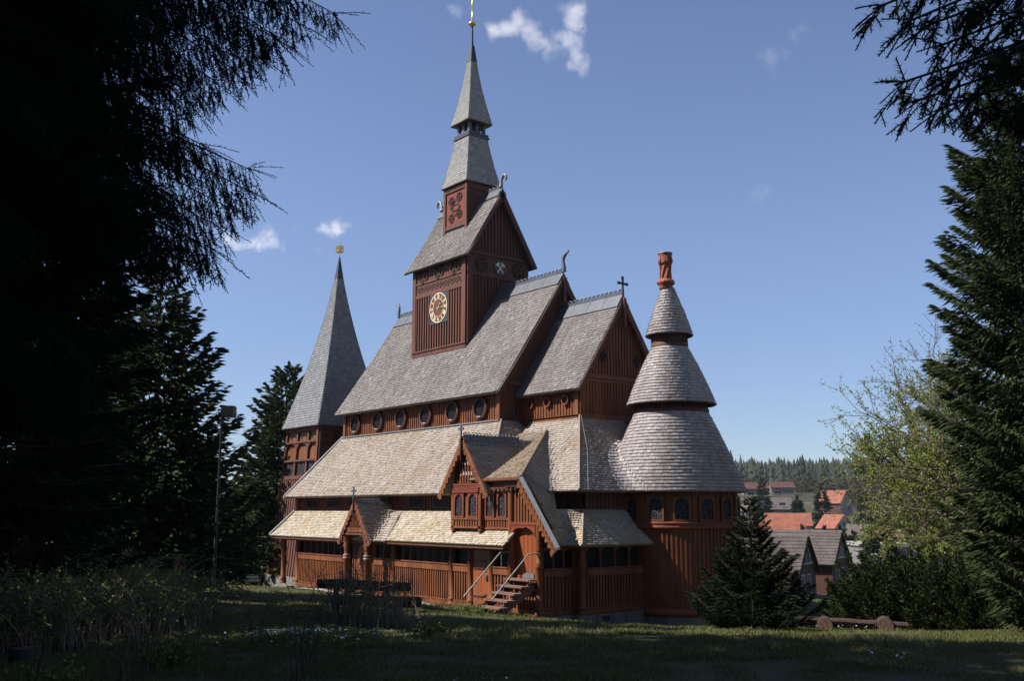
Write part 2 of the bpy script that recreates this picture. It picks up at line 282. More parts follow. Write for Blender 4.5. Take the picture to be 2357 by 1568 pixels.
def resample(P, s):
    P = np.asarray(P, float); d = np.linalg.norm(np.diff(P, axis=0), axis=1); c = np.concatenate([[0], np.cumsum(d)])
    return np.stack([np.interp(s, c, P[:, k]) for k in range(3)], 1), c[-1]
def nearest(P, Q):      # nearest points on polyline P to points Q
    P = np.asarray(P, float); A = P[:-1]; B = P[1:]; AB = B-A; L2 = (AB**2).sum(1)+1e-12
    t = np.clip(((Q[:, None]-A[None])*AB[None]).sum(2)/L2[None], 0, 1); X = A[None]+t[..., None]*AB[None]
    d = ((X-Q[:, None])**2).sum(2); k = d.argmin(1); return X[np.arange(len(Q)), k]
def shingles(name, fn, rows, m, parent, w=.12, thick=.022, shape='round', seed=0, out=None, board=.05, jit=1.0):
    """fn(t), t 0..1 from eave to top -> polyline along the row; lays every shingle of a roof face"""
    rng = np.random.default_rng(seed); V = []; G5 = []; G4 = []; r5 = []; r4 = []; n = 0
    cont = [np.asarray(fn(i/rows), float) for i in range(rows+1)]
    for i in range(rows):
        L = cont[i]; U = cont[i+1]
        _, tot = resample(L, [0]); 
        if tot < .03: continue
        k = max(1, int(tot/w)); ed = np.linspace(0, tot, k+1); ofs = (0.5 if i % 2 else 0)*w
        ed = np.concatenate([[0], np.clip(ed[1:-1]+ofs*.9+rng.normal(0, .12*w, k-1), 0, tot), [tot]]); ed = np.sort(ed)
        gap = .004
        a, _ = resample(L, ed[:-1]+gap); b, _ = resample(L, ed[1:]-gap); mid = (a+b)/2
        q = nearest(U, mid); u = q-mid; ln = np.linalg.norm(u, axis=1)[:, None]+1e-9; u = u/ln
        ln = np.minimum(ln, np.median(ln)*1.3)
        t = b-a; t = t/(np.linalg.norm(t, axis=1)[:, None]+1e-9); nn = np.cross(t, u); nn /= (np.linalg.norm(nn, axis=1)[:, None]+1e-9)
        if out is None: nn = np.where(nn[:, 2:3] < 0, -nn, nn)
        else: o_ = mid-np.array(out); nn = np.where((nn*o_).sum(1)[:, None] < 0, -nn, nn)
        K = len(a); th = thick*(1+jit*rng.uniform(-.25, .7, (K, 1))); tw = jit*rng.uniform(-.3, .3, (K, 1))*thick
        low = rng.uniform(-.07, .12, (K, 1))*ln*jit
        A = a-u*low; B = b-u*low; 
        if shape == 'round': A1 = A+u*ln*.30; B1 = B+u*ln*.30; T = (A+B)/2-u*ln*.03
        else: A1, B1 = A, B; T = (A+B)/2-u*ln*.0
        v = [A1+nn*(th+tw), T+nn*th, B1+nn*(th-tw), b+u*ln*1.18+nn*.003, a+u*ln*1.18+nn*.003, A1, T, B1]
        V.append(np.stack(v, 1).reshape(-1, 3)); ix = n+np.arange(K)[:, None]*8
        G5.append(ix+np.array([0, 1, 2, 3, 4])); G4.append(ix+np.array([0, 5, 6, 1])); G4.append(ix+np.array([1, 6, 7, 2]))
        rr = rng.uniform(0, 1, K); r5.append(rr); r4.append(rr*.3); r4.append(rr*.3); n += K*8
    # closed board under the shingles
    ks = 24; S = [resample(c, np.linspace(0, resample(c, [0])[1], ks))[0] for c in cont]
    cen = np.mean(np.concatenate(S), 0)
    S = np.array(S); base = S.copy(); base[..., 2] -= .004; low_ = S.copy(); low_[..., 2] -= board
    R_ = rows+1; V.append(base.reshape(-1, 3)); V.append(low_.reshape(-1, 3))
    def gi(i, j, l): return n+l*R_*ks+i*ks+j
    q = []
    for i in range(rows):
        for j in range(ks-1):
            for l in (0, 1): q.append([gi(i, j, l), gi(i, j+1, l), gi(i+1, j+1, l), gi(i+1, j, l)])
        q.append([gi(i, 0, 0), gi(i, 0, 1), gi(i+1, 0, 1), gi(i+1, 0, 0)]); q.append([gi(i, ks-1, 0), gi(i, ks-1, 1), gi(i+1, ks-1, 1), gi(i+1, ks-1, 0)])
    for j in range(ks-1): q.append([gi(0, j, 0), gi(0, j+1, 0), gi(0, j+1, 1), gi(0, j, 1)])
    G4.append(np.array(q)); r4.append(np.full(len(q), .1))
    return np_mesh(name, np.concatenate(V), [np.concatenate(G5), np.concatenate(G4)], m, parent, np.concatenate(r5+r4))
def quadfn(bl, br, tr, tl, sag=0.0):
    bl, br, tr, tl = map(lambda p: np.array(p, float), (bl, br, tr, tl))
    def f(t):
        a = bl+(tl-bl)*t; b = br+(tr-br)*t; dz = -sag*4*t*(1-t)
        return np.array([a+[0, 0, dz], b+[0, 0, dz]])
    return f
def fillet(P, k, d, n=6):    # round corner k of a polyline by distance d
    P = [np.array(p, float) for p in P]; p = P[k]
    la = np.linalg.norm(P[k-1]-p); lb = np.linalg.norm(P[k+1]-p); da = min(d, la*.95); db = min(d, lb*.95)
    A = p+(P[k-1]-p)/(la+1e-9)*da; B = p+(P[k+1]-p)/(lb+1e-9)*db
    c = [(1-s)**2*A+2*s*(1-s)*p+s*s*B for s in np.linspace(0, 1, n)]
    return P[:k]+c+P[k+1:]
def siding(mb, p0, p1, z0, ztop, sp=.16, bw=.05, bd=.035, th=.08, out=(0, -1), base=None):
    """board-and-batten wall from p0 to p1 (plan); ztop may be a function of the distance along it"""
    p0 = np.array(p0, float); p1 = np.array(p1, float); L = np.linalg.norm(p1-p0); t = (p1-p0)/L; o = np.array(out, float)
    zf = ztop if callable(ztop) else (lambda s: ztop)
    n = max(2, int(L/sp)); S = np.linspace(0, L, n+1)
    def P(s, z, d=0): q = p0+t*s+o*d; return (q[0], q[1], z)
    for i in range(n):
        a, b = S[i], S[i+1]
        mb.add([P(a, z0, 0), P(b, z0, 0), P(b, zf(b), 0), P(a, zf(a), 0), P(a, z0, -th), P(b, z0, -th), P(b, zf(b), -th), P(a, zf(a), -th)],
               [(0, 1, 2, 3), (5, 4, 7, 6), (3, 2, 6, 7), (0, 4, 5, 1)])
        c = (a+b)/2; zt = min(zf(c-bw/2), zf(c+bw/2))
        if zt > z0+.02:
            q = p0+t*(c-bw/2); mb.obox((q[0], q[1], z0), (t[0]*bw, t[1]*bw, 0), (o[0]*bd, o[1]*bd, 0), (0, 0, zt-z0))
    mb.add([P(0, z0), P(0, zf(0)), P(0, zf(0), -th), P(0, z0, -th)], [(0, 1, 2, 3)])
    mb.add([P(L, z0), P(L, zf(L)), P(L, zf(L), -th), P(L, z0, -th)], [(3, 2, 1, 0)])
    return mb
# ================================================================ the stave church
YC = 7.05
church = empty('stave_church', (-9, 7, 0), 'large reddish brown wooden stave church with stacked shingle roofs and a tall central spire', 'church')
def roofz(pl): return pl
# ---------- nave
NX0, NX1 = -20.75, -6.42
shingles('nave_roof', quadfn((NX0, 3.13, 8.54), (NX1, 3.13, 8.54), (NX1, YC, 14.30), (NX0, YC, 14.30), sag=.10), 52, M['shN'], church, w=.13, thick=.024, seed=1, board=.10)
b = MB(); b.prism([(NX0, YC, 14.30), (NX1, YC, 14.30), (NX1, 10.97, 8.54), (NX0, 10.97, 8.54)], (0, 0, -.12)); b.build('north_nave_roof', M['shN'], church)
b = MB(); siding(b, (-20.25, 3.55), (-6.72, 3.55), 6.9, 9.05, sp=.175)
b.box((-20.3, 3.43, 7.20), (-6.68, 3.54, 7.38)); b.box((-20.3, 3.45, 7.02), (-6.68, 3.545, 7.17))
b.box((-20.3, 3.36, 8.62), (-6.68, 3.54, 8.78))
for x in (-20.27, -6.86): b.box((x, 3.44, 7.0), (x+.20, 3.56, 9.0))
b.build('nave_wall', M['red'], church)
gz = lambda s: 8.95+1.46*min(s, 7.0-s)
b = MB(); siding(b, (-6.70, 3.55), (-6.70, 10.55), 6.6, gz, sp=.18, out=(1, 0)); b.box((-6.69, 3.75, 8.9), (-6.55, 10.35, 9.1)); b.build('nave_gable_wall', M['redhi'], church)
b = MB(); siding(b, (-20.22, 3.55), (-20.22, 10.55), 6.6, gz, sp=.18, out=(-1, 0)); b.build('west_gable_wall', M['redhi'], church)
b = MB(); b.box((-20.2, 10.45, 0), (-6.75, 10.54, 8.9)); b.build('north_nave_wall', M['red'], church)
def verge(name, x, y0, z0, y1, z1, yc, wdt=.26, m='redhi', teeth=True, xo=.05):
    b = MB()
    for sgn in (1, -1):
        a = np.array([x, yc+(y0-yc)*sgn, z0-.03]); c = np.array([x, yc+(y1-yc)*sgn, z1-.03]); d = (c-a)/np.linalg.norm(c-a)
        nd = np.array([0, -d[2], d[1]]); nd = nd if nd[2] < 0 else -nd
        b.prism([a, c, c+nd*wdt*.9, a+nd*wdt], (xo, 0, 0))
        if teeth:
            L = np.linalg.norm(c-a); k = int(L/.16)
            for i in range(k):
                p = a+d*(i+.5)*L/k+nd*wdt*.95
                b.prism([p-d*.055-nd*.03, p+d*.055-nd*.03, p+d*.02+nd*.07, p-d*.02+nd*.07], (xo, 0, 0))
    b.build(name, M[m], church)
verge('barge_board', NX1-.055, 3.13, 8.54, YC, 14.30, YC)
for i in range(3): # soffit purlins showing under the east overhang
    y = 3.75+i*1.2; z = 8.54+1.469*(y-3.13)-.34
    b = MB(); b.box((-6.68, y, z), (-6.46, y+.12, z+.14)); b.build('purlin', M['redhi'], church)
# ---------- chancel
CX0, CX1 = -6.68, -2.60
shingles('chancel_roof', quadfn((CX0, 4.28, 8.40), (CX1, 4.28, 8.40), (CX1, YC, 12.63), (CX0, YC, 12.63), sag=.06), 38, M['shN'], church, w=.13, thick=.024, seed=2, board=.10)
b = MB(); b.prism([(CX0, YC, 12.63), (CX1, YC, 12.63), (CX1, 9.82, 8.40), (CX0, 9.82, 8.40)], (0, 0, -.12)); b.build('north_chancel_roof', M['shN'], church)
b = MB(); siding(b, (-6.66, 4.62), (-2.86, 4.62), 6.9, 8.9, sp=.175)
b.box((-6.66, 4.50, 7.20), (-2.84, 4.61, 7.36)); b.box((-3.04, 4.53, 7.2), (-2.85, 4.63, 8.6)); b.build('chancel_wall', M['red'], church)
gz2 = lambda s: 8.83+1.52*min(s, 4.86-s)
b = MB(); siding(b, (-2.85, 4.62), (-2.85, 9.48), 6.4, gz2, sp=.17, out=(1, 0))
b.box((-2.84, 4.9, 8.92), (-2.74, 9.2, 9.10)); b.box((-2.84, 4.6, 7.2), (-2.75, 9.5, 7.42)); b.box((-2.84, 4.6, 8.78), (-2.79, 9.5, 8.9)); b.box((-2.84, 4.6, 7.3), (-2.78, 4.85, 8.9))
b.build('chancel_gable_wall', M['red'], church)
verge('barge_board', CX1-.055, 4.28, 8.40, YC, 12.63, YC, wdt=.24, m='red')
for y in (6.0, 8.0):
    b = MB(); b.prism([(-2.81, y, 9.62), (-2.81, y-.2, 9.9), (-2.81, y, 10.18), (-2.81, y+.2, 9.9)], (.06, 0, 0)); f = b.build('lozenge_window', M['carve'], church)
    b = MB(); b.prism([(-2.745, y, 9.72), (-2.745, y-.13, 9.9), (-2.745, y, 10.08), (-2.745, y+.13, 9.9)], (.01, 0, 0)); b.build('pane', M['glass'], f)
b = MB(); b.box((-2.62, YC-.07, 11.2), (-2.50, YC+.07, 12.5)); b.build('gable_pendant', M['red'], church)
b = MB(); b.box((-6.46, YC-.07, 12.8), (-6.34, YC+.07, 14.15)); b.build('gable_pendant', M['redhi'], church)
# ---------- ridge lead, cresting, finials
def ridge(x0, x1, z, yc, drop, wd, crest=True, m='lead', pitch=.26, r=.10, name='ridge_flashing', sl=1.469):
    b = MB(); dy = wd; dz = wd*sl; t = .05
    b.prism([(x0, yc, z+t), (x0, yc-dy, z-dz+t), (x0, yc-dy-.03, z-dz+t-.05), (x0, yc-dy, z-dz-.01), (x0, yc, z-.01), (x0, yc+dy, z-dz-.01), (x0, yc+dy, z-dz+t)], (x1-x0, 0, 0))
    for i in range(1, int((x1-x0)/1.0)):   # welted seams
        x = x0+i*(x1-x0)/int((x1-x0)/1.0)
        b.prism([(x, yc, z+t), (x, yc-dy, z-dz+t), (x, yc-dy, z-dz+t+.02), (x, yc, z+t+.022)], (.03, 0, 0))
    f = b.build(name, M[m], church)
    if crest:
        b = MB(); b.box((x0, yc-.02, z+.02), (x1, yc+.02, z+.15))
        k = int((x1-x0)/pitch)
        for i in range(k):
            cx = x0+(i+.5)*(x1-x0)/k
            P = [(cx+r*1.15*math.cos(a), yc, z+.15+r*1.15*math.sin(a)) for a in np.linspace(0, math.pi, 7)]
            b.tube(P, .026, n=5)
            b.tube([(cx+.05, yc, z+.14), (cx-.03, yc, z+.20), (cx+.02, yc, z+.23)], .018, n=4)
        b.build('ridge_cresting', M[m], church)
    return f
ridge(NX0+.1, -16.15, 14.34, YC, 0, .36); ridge(-11.35, NX1-.02, 14.34, YC, 0, .36)
ridge(CX0, CX1-.02, 12.67, YC, 0, .36, sl=1.52)
def dragon(x, z, s, name='dragon_finial', h=1.0, m='lead'):
    # curved neck with mane teeth, open jaws pointing outward (s = +1 east, -1 west)
    b = MB(); q = [(0, 0), (.02, .25), (-.02, .45), (-.03, .62), (.05, .80), (.18, .90), (.32, .97), (.42, 1.06)]
    q = [(x+s*a*h, YC, z+c*h) for a, c in q]
    b.tube(q, [.13*h, .10*h, .085*h, .08*h, .085*h, .075*h, .05*h, .02*h], n=8)
    b.tube([(x+s*.16*h, YC, z+.86*h), (x+s*.27*h, YC, z+.87*h), (x+s*.37*h, YC, z+.84*h)], [.05*h, .035*h, .015*h], n=6)
    b.tube([(x+s*.07*h, YC, z+.86*h), (x-s*.04*h, YC, z+1.0*h)], [.035*h, .01*h], n=5)
    for i in range(6):
        zz = z+(.15+.11*i)*h; b.prism([(x-s*.06*h, YC-.02, zz), (x-s*.17*h, YC-.02, zz+.05*h), (x-s*.06*h, YC-.02, zz+.07*h)], (0, .04, 0))
    b.build(name, M[m], church)
dragon(NX1-.02, 14.42, 1, h=.92); dragon(NX0+.12, 14.42, -1, h=.85)
def cross(x, y, z, h, m='black', name='cross', w=.5):
    b = MB(); t = .05*h/.6
    def flare(p, d, u, L, a0, a1):
        p = np.array(p); d = np.array(d); u = np.array(u)
        b.prism([p-u*a0-np.array([.03, 0, 0]), p+u*a0-np.array([.03, 0, 0]), p+d*L+u*a1-np.array([.03, 0, 0]), p+d*L-u*a1-np.array([.03, 0, 0])], (.06, 0, 0))
    c = (x, y, z+h*.62)
    flare(c, (0, 0, 1.), (0, 1., 0), h*.38, .03, .065); flare(c, (0, 0, -1.), (0, 1., 0), h*.62, .03, .05)
    flare(c, (0, 1., 0), (0, 0, 1.), h*w*.75, .03, .065); flare(c, (0, -1., 0), (0, 0, 1.), h*w*.75, .03, .065)
    b.build(name, M[m], church)
cross(CX1-.04, YC, 12.66, .82)
# ---------- clerestory windows
for x in (-8.05, -10.18, -12.38, -14.55, -16.75, -19.0):
    b = MB(); b.ring((x, 3.50, 7.97), (1, 0, 0), (0, 0, 1), (0, -1, 0), .42, .50, .10, 28); b.ring((x, 3.41, 7.97), (1, 0, 0), (0, 0, 1), (0, -1, 0), .41, .46, .03, 28)
    f = b.build('round_window', M['redhi'], church)
    b = MB(); b.disc((x, 3.50, 7.97), (1, 0, 0), (0, 0, 1), .41, (0, -.03, 0), 28); b.build('pane', M['glass'], f)
    b = MB(); b.prism([(x-.14, 3.39, 7.60), (x+.14, 3.39, 7.60), (x+.09, 3.39, 7.56), (x-.09, 3.39, 7.56)], (0, -.04, 0)); b.build('sill_glint', M['cream'], f)  # pale sill piece, bright reflection at the window foot put into its colour
for x in (-5.9, -4.76, -3.62):
    b = MB(); b.ring((x, 4.57, 8.02), (1, 0, 0), (0, 0, 1), (0, -1, 0), .17, .22, .09, 20); f = b.build('small_round_window', M['redtrim'], church)
    b = MB(); b.disc((x, 4.57, 8.02), (1, 0, 0), (0, 0, 1), .18, (0, -.03, 0), 20); b.build('pane', M['glass'], f)
# ---------- aisle
AZ = lambda y: 4.16+(y-.25)*.972
def aisle_fn(t):
    y = .25+3.27*t; z = 4.16+.972*3.27*t-.12*4*t*(1-t)*.5
    return np.array([(-20.4, y, z), (-3.35-3.27*t, y, z)])
shingles('aisle_roof', aisle_fn, 38, M['shM'], church, w=.125, thick=.026, seed=3, board=.08)
def aisleE_fn(t):
    x = -3.35-3.27*t; z = 4.16+.972*3.27*t-.06; return np.array([(x, .25+3.27*t, z+.04), (x, 4.66, z+.04)])
shingles('aisle_end_roof', aisleE_fn, 38, M['shM'], church, w=.125, thick=.026, seed=4, board=.08)
b = MB(); a = np.array([-3.35, .25, 4.19]); c = np.array([-6.62, 3.52, 7.36]); b.tube([a, c], .045, n=6); b.build('hip_cap', M['shM'], church)
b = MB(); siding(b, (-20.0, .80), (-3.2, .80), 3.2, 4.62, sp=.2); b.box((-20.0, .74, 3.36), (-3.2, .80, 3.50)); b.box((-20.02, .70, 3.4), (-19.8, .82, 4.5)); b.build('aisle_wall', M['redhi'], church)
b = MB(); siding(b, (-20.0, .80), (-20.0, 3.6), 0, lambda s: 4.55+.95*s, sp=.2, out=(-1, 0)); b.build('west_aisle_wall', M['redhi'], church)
for x in (-18.3, -16.2, -14.1, -8.9, -7.1):
    b = MB(); b.box((x-.62, .72, 3.58), (x+.62, .775, 4.02)); f = b.build('aisle_window', M['redhi'], church)
    b = MB(); b.box((x-.55, .708, 3.63), (x+.55, .719, 3.97)); b.build('pane', M['glass'], f)
b = MB(); a = np.array([-20.43, .22, 4.10]); c = np.array([-20.43, 3.52, 7.30]); b.prism([a, c, c+[0, 0, .13], a+[0, 0, .13]], (-.06, 0, 0)); b.build('verge_board', M['cream'], church)
b = MB(); a = np.array([-20.13, -.64, 2.22]); c = np.array([-20.13, .82, 3.50]); b.prism([a, c, c+[0, 0, .13], a+[0, 0, .13]], (-.06, 0, 0)); b.build('verge_board', M['cream'], church)
# ---------- gallery
def gal_fn(t):
    y = -.62+1.44*t; z = 2.25+1.27*t-.05*4*t*(1-t); return np.array([(-20.1, y, z), (-1.25-.15*t, y, z)])
shingles('gallery_roof', gal_fn, 17, M['shL'], church, w=.12, thick=.026, seed=5, board=.05)
b = MB(); b.box((-20.1, -.60, 2.12), (-1.3, -.50, 2.20)); b.box((-19.9, -.02, 2.02), (-1.5, .10, 2.24)); b.build('eaves_beam', M['redhi'], church)
# posts
def post(x, y, z0=-.08, z1=2.2, r=.125, m='red', plinth=True):
    b = MB(); p = [(r*1.35, 0), (r*1.35, .10), (r*1.1, .13), (r*1.35, .17), (r*1.35, .24), (r*1.0, .30), (r*1.0, 1.48-z0), (r*1.12, 1.50-z0), (r*1.3, 1.55-z0), (r*1.12, 1.60-z0), (r*1.3, 1.66-z0), (r*.98, 1.72-z0), (r*.95, z1-z0)]
    b.lathe((x, y, z0), p, 14); b.build('post', M[m], church)
for x in (-19.74, -18.16, -13.26, -11.38, -9.4, -5.19, -3.98, -2.66, -1.53, 0.0): post(x, 0.0)
# each siding bay of the gallery
def bay(p0, p1, out, arcs=True, n=None, z=(0, 0, 0)):
    p0 = np.array(p0, float); p1 = np.array(p1, float); L = np.linalg.norm(p1-p0); t = (p1-p0)/L; o = np.array(out, float); T = np.array([t[0], t[1], 0]); O = np.array([o[0], o[1], 0])
    b = MB(); siding(b, p0, p1, -.06, 1.15, sp=.15, bw=.07, bd=.05, out=out)
    P = np.array([p0[0], p0[1], 0])
    b.obox(P+[0, 0, 1.18], T*L, O*.08, (0, 0, .22)); b.obox(P+[0, 0, 1.42]-O*.04, T*L, O*.15, (0, 0, .05)); b.obox(P+[0, 0, -.12], T*L, O*.10, (0, 0, .16)); b.obox(P+[0, 0, .06], T*L, O*.07, (0, 0, .05))
    f = b.build('gallery_panel', M['red'], church)
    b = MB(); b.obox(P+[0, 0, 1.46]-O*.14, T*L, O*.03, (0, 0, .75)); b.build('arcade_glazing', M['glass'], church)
    k = n or max(1, int(L/.55)); b = MB()
    for i in range(1, k):
        q = P+T*L*i/k; b.lathe((q[0], q[1], 1.47), [(.055, 0), (.055, .05), (.032, .10), (.032, .5), (.05, .56), (.06, .62), (.06, .74)], 8)
    for i in range(k):   # little arches
        c = P+T*L*(i+.5)/k; rr = L/k/2
        pts = [c+T*rr*math.cos(a)+np.array([0, 0, 1.98+.55*rr*math.sin(a)]) for a in np.linspace(0, math.pi, 9)]
        b.prism(pts+[c-T*rr+np.array([0, 0, 2.22]), c+T*rr+np.array([0, 0, 2.22])], O*.05)
    b.build('arcade', M['redtrim'], church)
for (x0, x1) in ((-18.04, -13.38), (-10.95, -9.52), (-9.28, -5.32), (-5.06, -4.1), (-2.54, -1.66)): bay((x0, 0), (x1, 0), (0, -1))
bay((0.0, .14), (0.0, 1.62), (1, 0), n=3); bay((.02, 1.65), (.30, 1.65), (0, -1), n=1); bay((.42, 1.80), (.42, 4.70), (1, 0), n=4)
post(.40, 1.66, z0=-.12, r=.14)
b = MB(); b.box((-.08, 1.58, -.12), (.07, 1.74, 2.24)); b.build('corner_stud', M['red'], church)
b = MB(); b.lathe((.40, 1.66, -.42), [(.26, 0), (.25, .14), (.17, .24), (.16, .31)], 10, sm=False); b.build('post_footing', M['stone'], church)
# dark core of the gallery behind the arcade (the inner wall)
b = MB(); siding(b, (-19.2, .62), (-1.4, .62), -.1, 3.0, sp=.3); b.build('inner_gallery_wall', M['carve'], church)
b = MB(); b.box((-18.25, .05, -.06), (-18.1, .6, 2.1)); b.box((-19.7, .7, 2.12), (-1.5, .78, 3.4)); b.build('gallery_end_wall', M['redhi'], church)
b = MB()   # field-stone footing under the sills
rng = random.Random(5)
x = -19.95
while x < 0.1:
    w_ = rng.uniform(.3, .7); b.box((x, -.10-rng.uniform(0, .05), -.75), (x+w_-.02, .12, -.14-rng.uniform(0, .04))); x += w_
y = .1
while y < 1.6: w_ = rng.uniform(.3, .6); b.box((-.1, y, -.75), (.10+rng.uniform(0, .03), y+w_-.02, -.15)); y += w_
y = 1.5
while y < 4.8: w_ = rng.uniform(.3, .6); b.box((.2, y, -.85), (.51+rng.uniform(0, .03), y+w_-.02, -.15)); y += w_
b.build('stone_foundation', M['stone'], church)
b = MB(); b.box((.515, 2.5, -.40), (.56, 2.82, -.22)); b.build('cellar_vent', M['black'], church)
# ---------- west entrance step and notice
b = MB(); b.box((-19.5, -.55, -.5), (-18.2, -.12, -.12)); b.build('entrance_step', M['stone'], church)
b = MB(); b.box((-18.95, .56, 1.55), (-18.65, .60, 2.0)); b.build('notice_board', M['goldpaint'], church)
# ---------- porch / stair house roofs
def lerp(a, c, t): return np.array(a, float)*(1-t)+np.array(c, float)*t
pA, pB, pD, pE, pM = (-.65, -.32, 4.60), (-4.2, 4.0, 6.70), (1.22, -.32, 2.30), (-.12, 1.15, 2.27), (-1.05, 1.6, 4.2)
def atz(a, c, z): t = (z-a[2])/(c[2]-a[2]); return lerp(a, c, t)
def porchL(z): return atz(pD, pA, z) if z <= 4.60 else atz(pA, pB, z)
def porchR(z): return atz(pE, pM, z) if z <= 4.2 else atz(pM, pB, z)
shingles('porch_front_roof', quadfn((-3.75, -.32, 4.62), (-.65, -.32, 4.60), (-4.2, 4.0, 6.72), (-6.05, 4.0, 6.72), sag=.05), 34, M['shO'], church, w=.125, thick=.026, seed=6, board=.05)
def porch_low(t):      # gallery roof running round from the porch verge over the swept valley to the hip and the apse
    z = 2.27+1.25*t; s = t; hip = np.array([.95-1.2*s, 1.15+1.2*s, z-.04*4*t*(1-t)]); e = np.array([hip[0], 4.9, hip[2]])
    L_ = porchL(z); R_ = porchR(z); R2 = np.array([R_[0], hip[1], z]) if abs(R_[1]-hip[1]) < .4 else R_
    R2[0] = min(R2[0], hip[0]-.3)
    return np.array(fillet([L_, R2, hip, e], 1, .55))
shingles('chancel_gallery_roof', porch_low, 16, M['shL'], church, w=.12, thick=.026, seed=7, board=.05)
def porch_mid(t):
    z = 3.52+.75*t; return np.array([porchL(z), porchR(z)])
shingles('porch_side_roof', porch_mid, 9, M['shL'], church, w=.12, thick=.026, seed=8, board=.05)
CH = lambda z: (z-4.20)/(7.30-4.20)
def chan_up(t):        # chancel aisle roof with the swept valley into the porch slope
    z = 4.20+3.10*t; s = CH(z); zz = z-.10*4*t*(1-t)*.5
    hip = np.array([.35-3.2*s, 1.6+3.02*s, zz]); e = np.array([hip[0], YC, zz])
    if z < 6.68:
        L_ = porchL(z); y = hip[1]; R_ = porchR(z); R2 = np.array([R_[0], y, zz])
        return np.array(fillet([np.array([L_[0], L_[1], z]), R2, hip, e], 1, .75))
    return np.array([(-5.9, hip[1], zz), hip, e])
shingles('chancel_aisle_roof', chan_up, 36, M['shM'], church, w=.125, thick=.026, seed=9, board=.06)
b = MB(); b.tube([(.35, 1.6, 4.25), (-1.25, 3.11, 5.72), (-2.85, 4.62, 7.36)], .04, n=6); b.build('hip_cap', M['shM'], church)
b = MB(); b.tube([(.95, 1.15, 2.31), (-.25, 2.35, 3.54)], .04, n=6); b.build('hip_cap', M['shL'], church)
b = MB(); b.tube([(-.65, -.32, 4.66), (-2.4, 1.84, 5.73), (-4.2, 4.0, 6.76)], .07, n=6); b.build('hip_cap', M['shO'], church)
b = MB(); b.tube([(-2.80, 4.66, 7.36), (-.95, 3.25, 5.78), (.42, 1.98, 4.24)], .012, n=5); b.tube([(.42, 1.98, 4.24), (-.22, 2.5, 3.6)], .012, n=5); b.build('lightning_rod_wire', M['leadpale'], church)
b = MB(); b.box((-6.6, 4.50, 7.28), (-2.84, 4.56, 7.35)); b.box((-20.3, 3.38, 7.30), (-6.66, 3.44, 7.36)); b.build('roof_abutment_flashing', M['leadpale'], church)
# chancel aisle wall under the eaves
b = MB(); siding(b, (-1.2, 2.35), (-.25, 2.35), 3.2, 4.6, sp=.2); siding(b, (-.25, 2.35), (-.25, 5.0), 3.2, 4.55, sp=.2, out=(1, 0)); b.build('chancel_aisle_wall', M['redhi'], church)
# porch walls
bz = lambda x: 4.60-(x+.65)*1.23 if x > -.65 else 4.60
b = MB(); siding(b, (-1.5, 0.0), (0.95, 0.0), 2.85, lambda s: max(2.86, min(4.52, bz(-1.5+s)-.12)), sp=.16); b.build('porch_front_wall', M['red'], church)
b = MB(); siding(b, (-1.42, 0), (-.12, 0), -.08, 1.0, sp=.15, bw=.07, bd=.05); b.obox((-1.45, -.1, -.14), (1.35, 0, 0), (0, .1, 0), (0, 0, .2)); b.build('porch_base_panel', M['red'], church)
b = MB(); b.box((-1.42, .10, 1.0), (-.1, .16, 2.95))
for i in range(1, 6): b.box((-1.4+i*.22, .085, 1.0), (-1.39+i*.22, .10, 2.9))
b.build('recess_door', M['orangewood'], church)
b = MB(); b.box((-.98, .065, 1.12), (-.38, .083, 1.30)); b.build('door_plate', M['leadpale'], church)
b = MB(); b.box((-.10, .02, 1.0), (-.02, .2, 3.0)); b.box((-1.48, .02, 1.0), (-1.42, .2, 3.0)); b.box((-1.5, .0, .96), (0, .56, 1.0)); b.build('recess_sides', M['redtrim'], church)
b = MB()    # cusped lintel
c = []
for (x, z) in ((-1.45, 2.62), (-1.36, 2.70), (-1.30, 2.80), (-1.15, 2.86), (-.95, 2.88), (-.75, 2.86), (-.62, 2.92), (-.5, 2.86), (-.35, 2.82), (-.2, 2.70), (-.13, 2.55)): c.append((x, -.10, z))
b.prism([(-1.45, -.10, 3.02)]+c+[(-.13, -.10, 3.02)], (0, .09, 0)); b.box((-1.5, -.12, 2.98), (.55, -.02, 3.08)); b.build('cusped_lintel', M['redtrim'], church)
# big posts of the porch
for (x, z1) in ((-1.53, 4.45), (0.02, 3.75)):
    b = MB(); b.lathe((x, -.02, 2.1), [(.125, 0), (.125, z1-2.1)], 14); b.build('upper_post', M['red'], church)
# raking barge board with zigzag carving
b = MB(); D0 = np.array([1.34, -.36, 2.16]); A0 = np.array([-.62, -.36, 4.58]); d = (A0-D0)/np.linalg.norm(A0-D0); nd = np.array([d[2], 0, -d[0]]); nd = nd if nd[2] < 0 else -nd
b.prism([D0, A0, A0+nd*.16, D0+nd*.20], (0, .05, 0)); L = np.linalg.norm(A0-D0); k = 13
for i in range(k):
    p = D0+d*(i+.5)*L/k+nd*.16; h = L/k/2
    b.prism([p-d*h-[0, .012, 0], p+d*h-[0, .012, 0], p+d*h*.4+nd*.12-[0, .012, 0], p-d*h*.1+nd*.16-[0, .012, 0], p-d*h*.7+nd*.08-[0, .012, 0]], (0, .05, 0))
    b.prism([p-d*h-nd*.06-[0, .03, 0], p-nd*.13-[0, .03, 0], p+d*h-nd*.06-[0, .03, 0], p+d*h-nd*.02-[0, .03, 0], p-nd*.09-[0, .03, 0], p-d*h-nd*.02-[0, .03, 0]], (0, .02, 0))
b.add([D0+nd*.2+[-.02, -.02, 0], D0+nd*.38+[0, -.02, 0], D0+nd*.3+d*.2+[0, -.02, 0], D0+nd*.38+[0, .05, 0]], [(0, 1, 2), (0, 2, 3)])
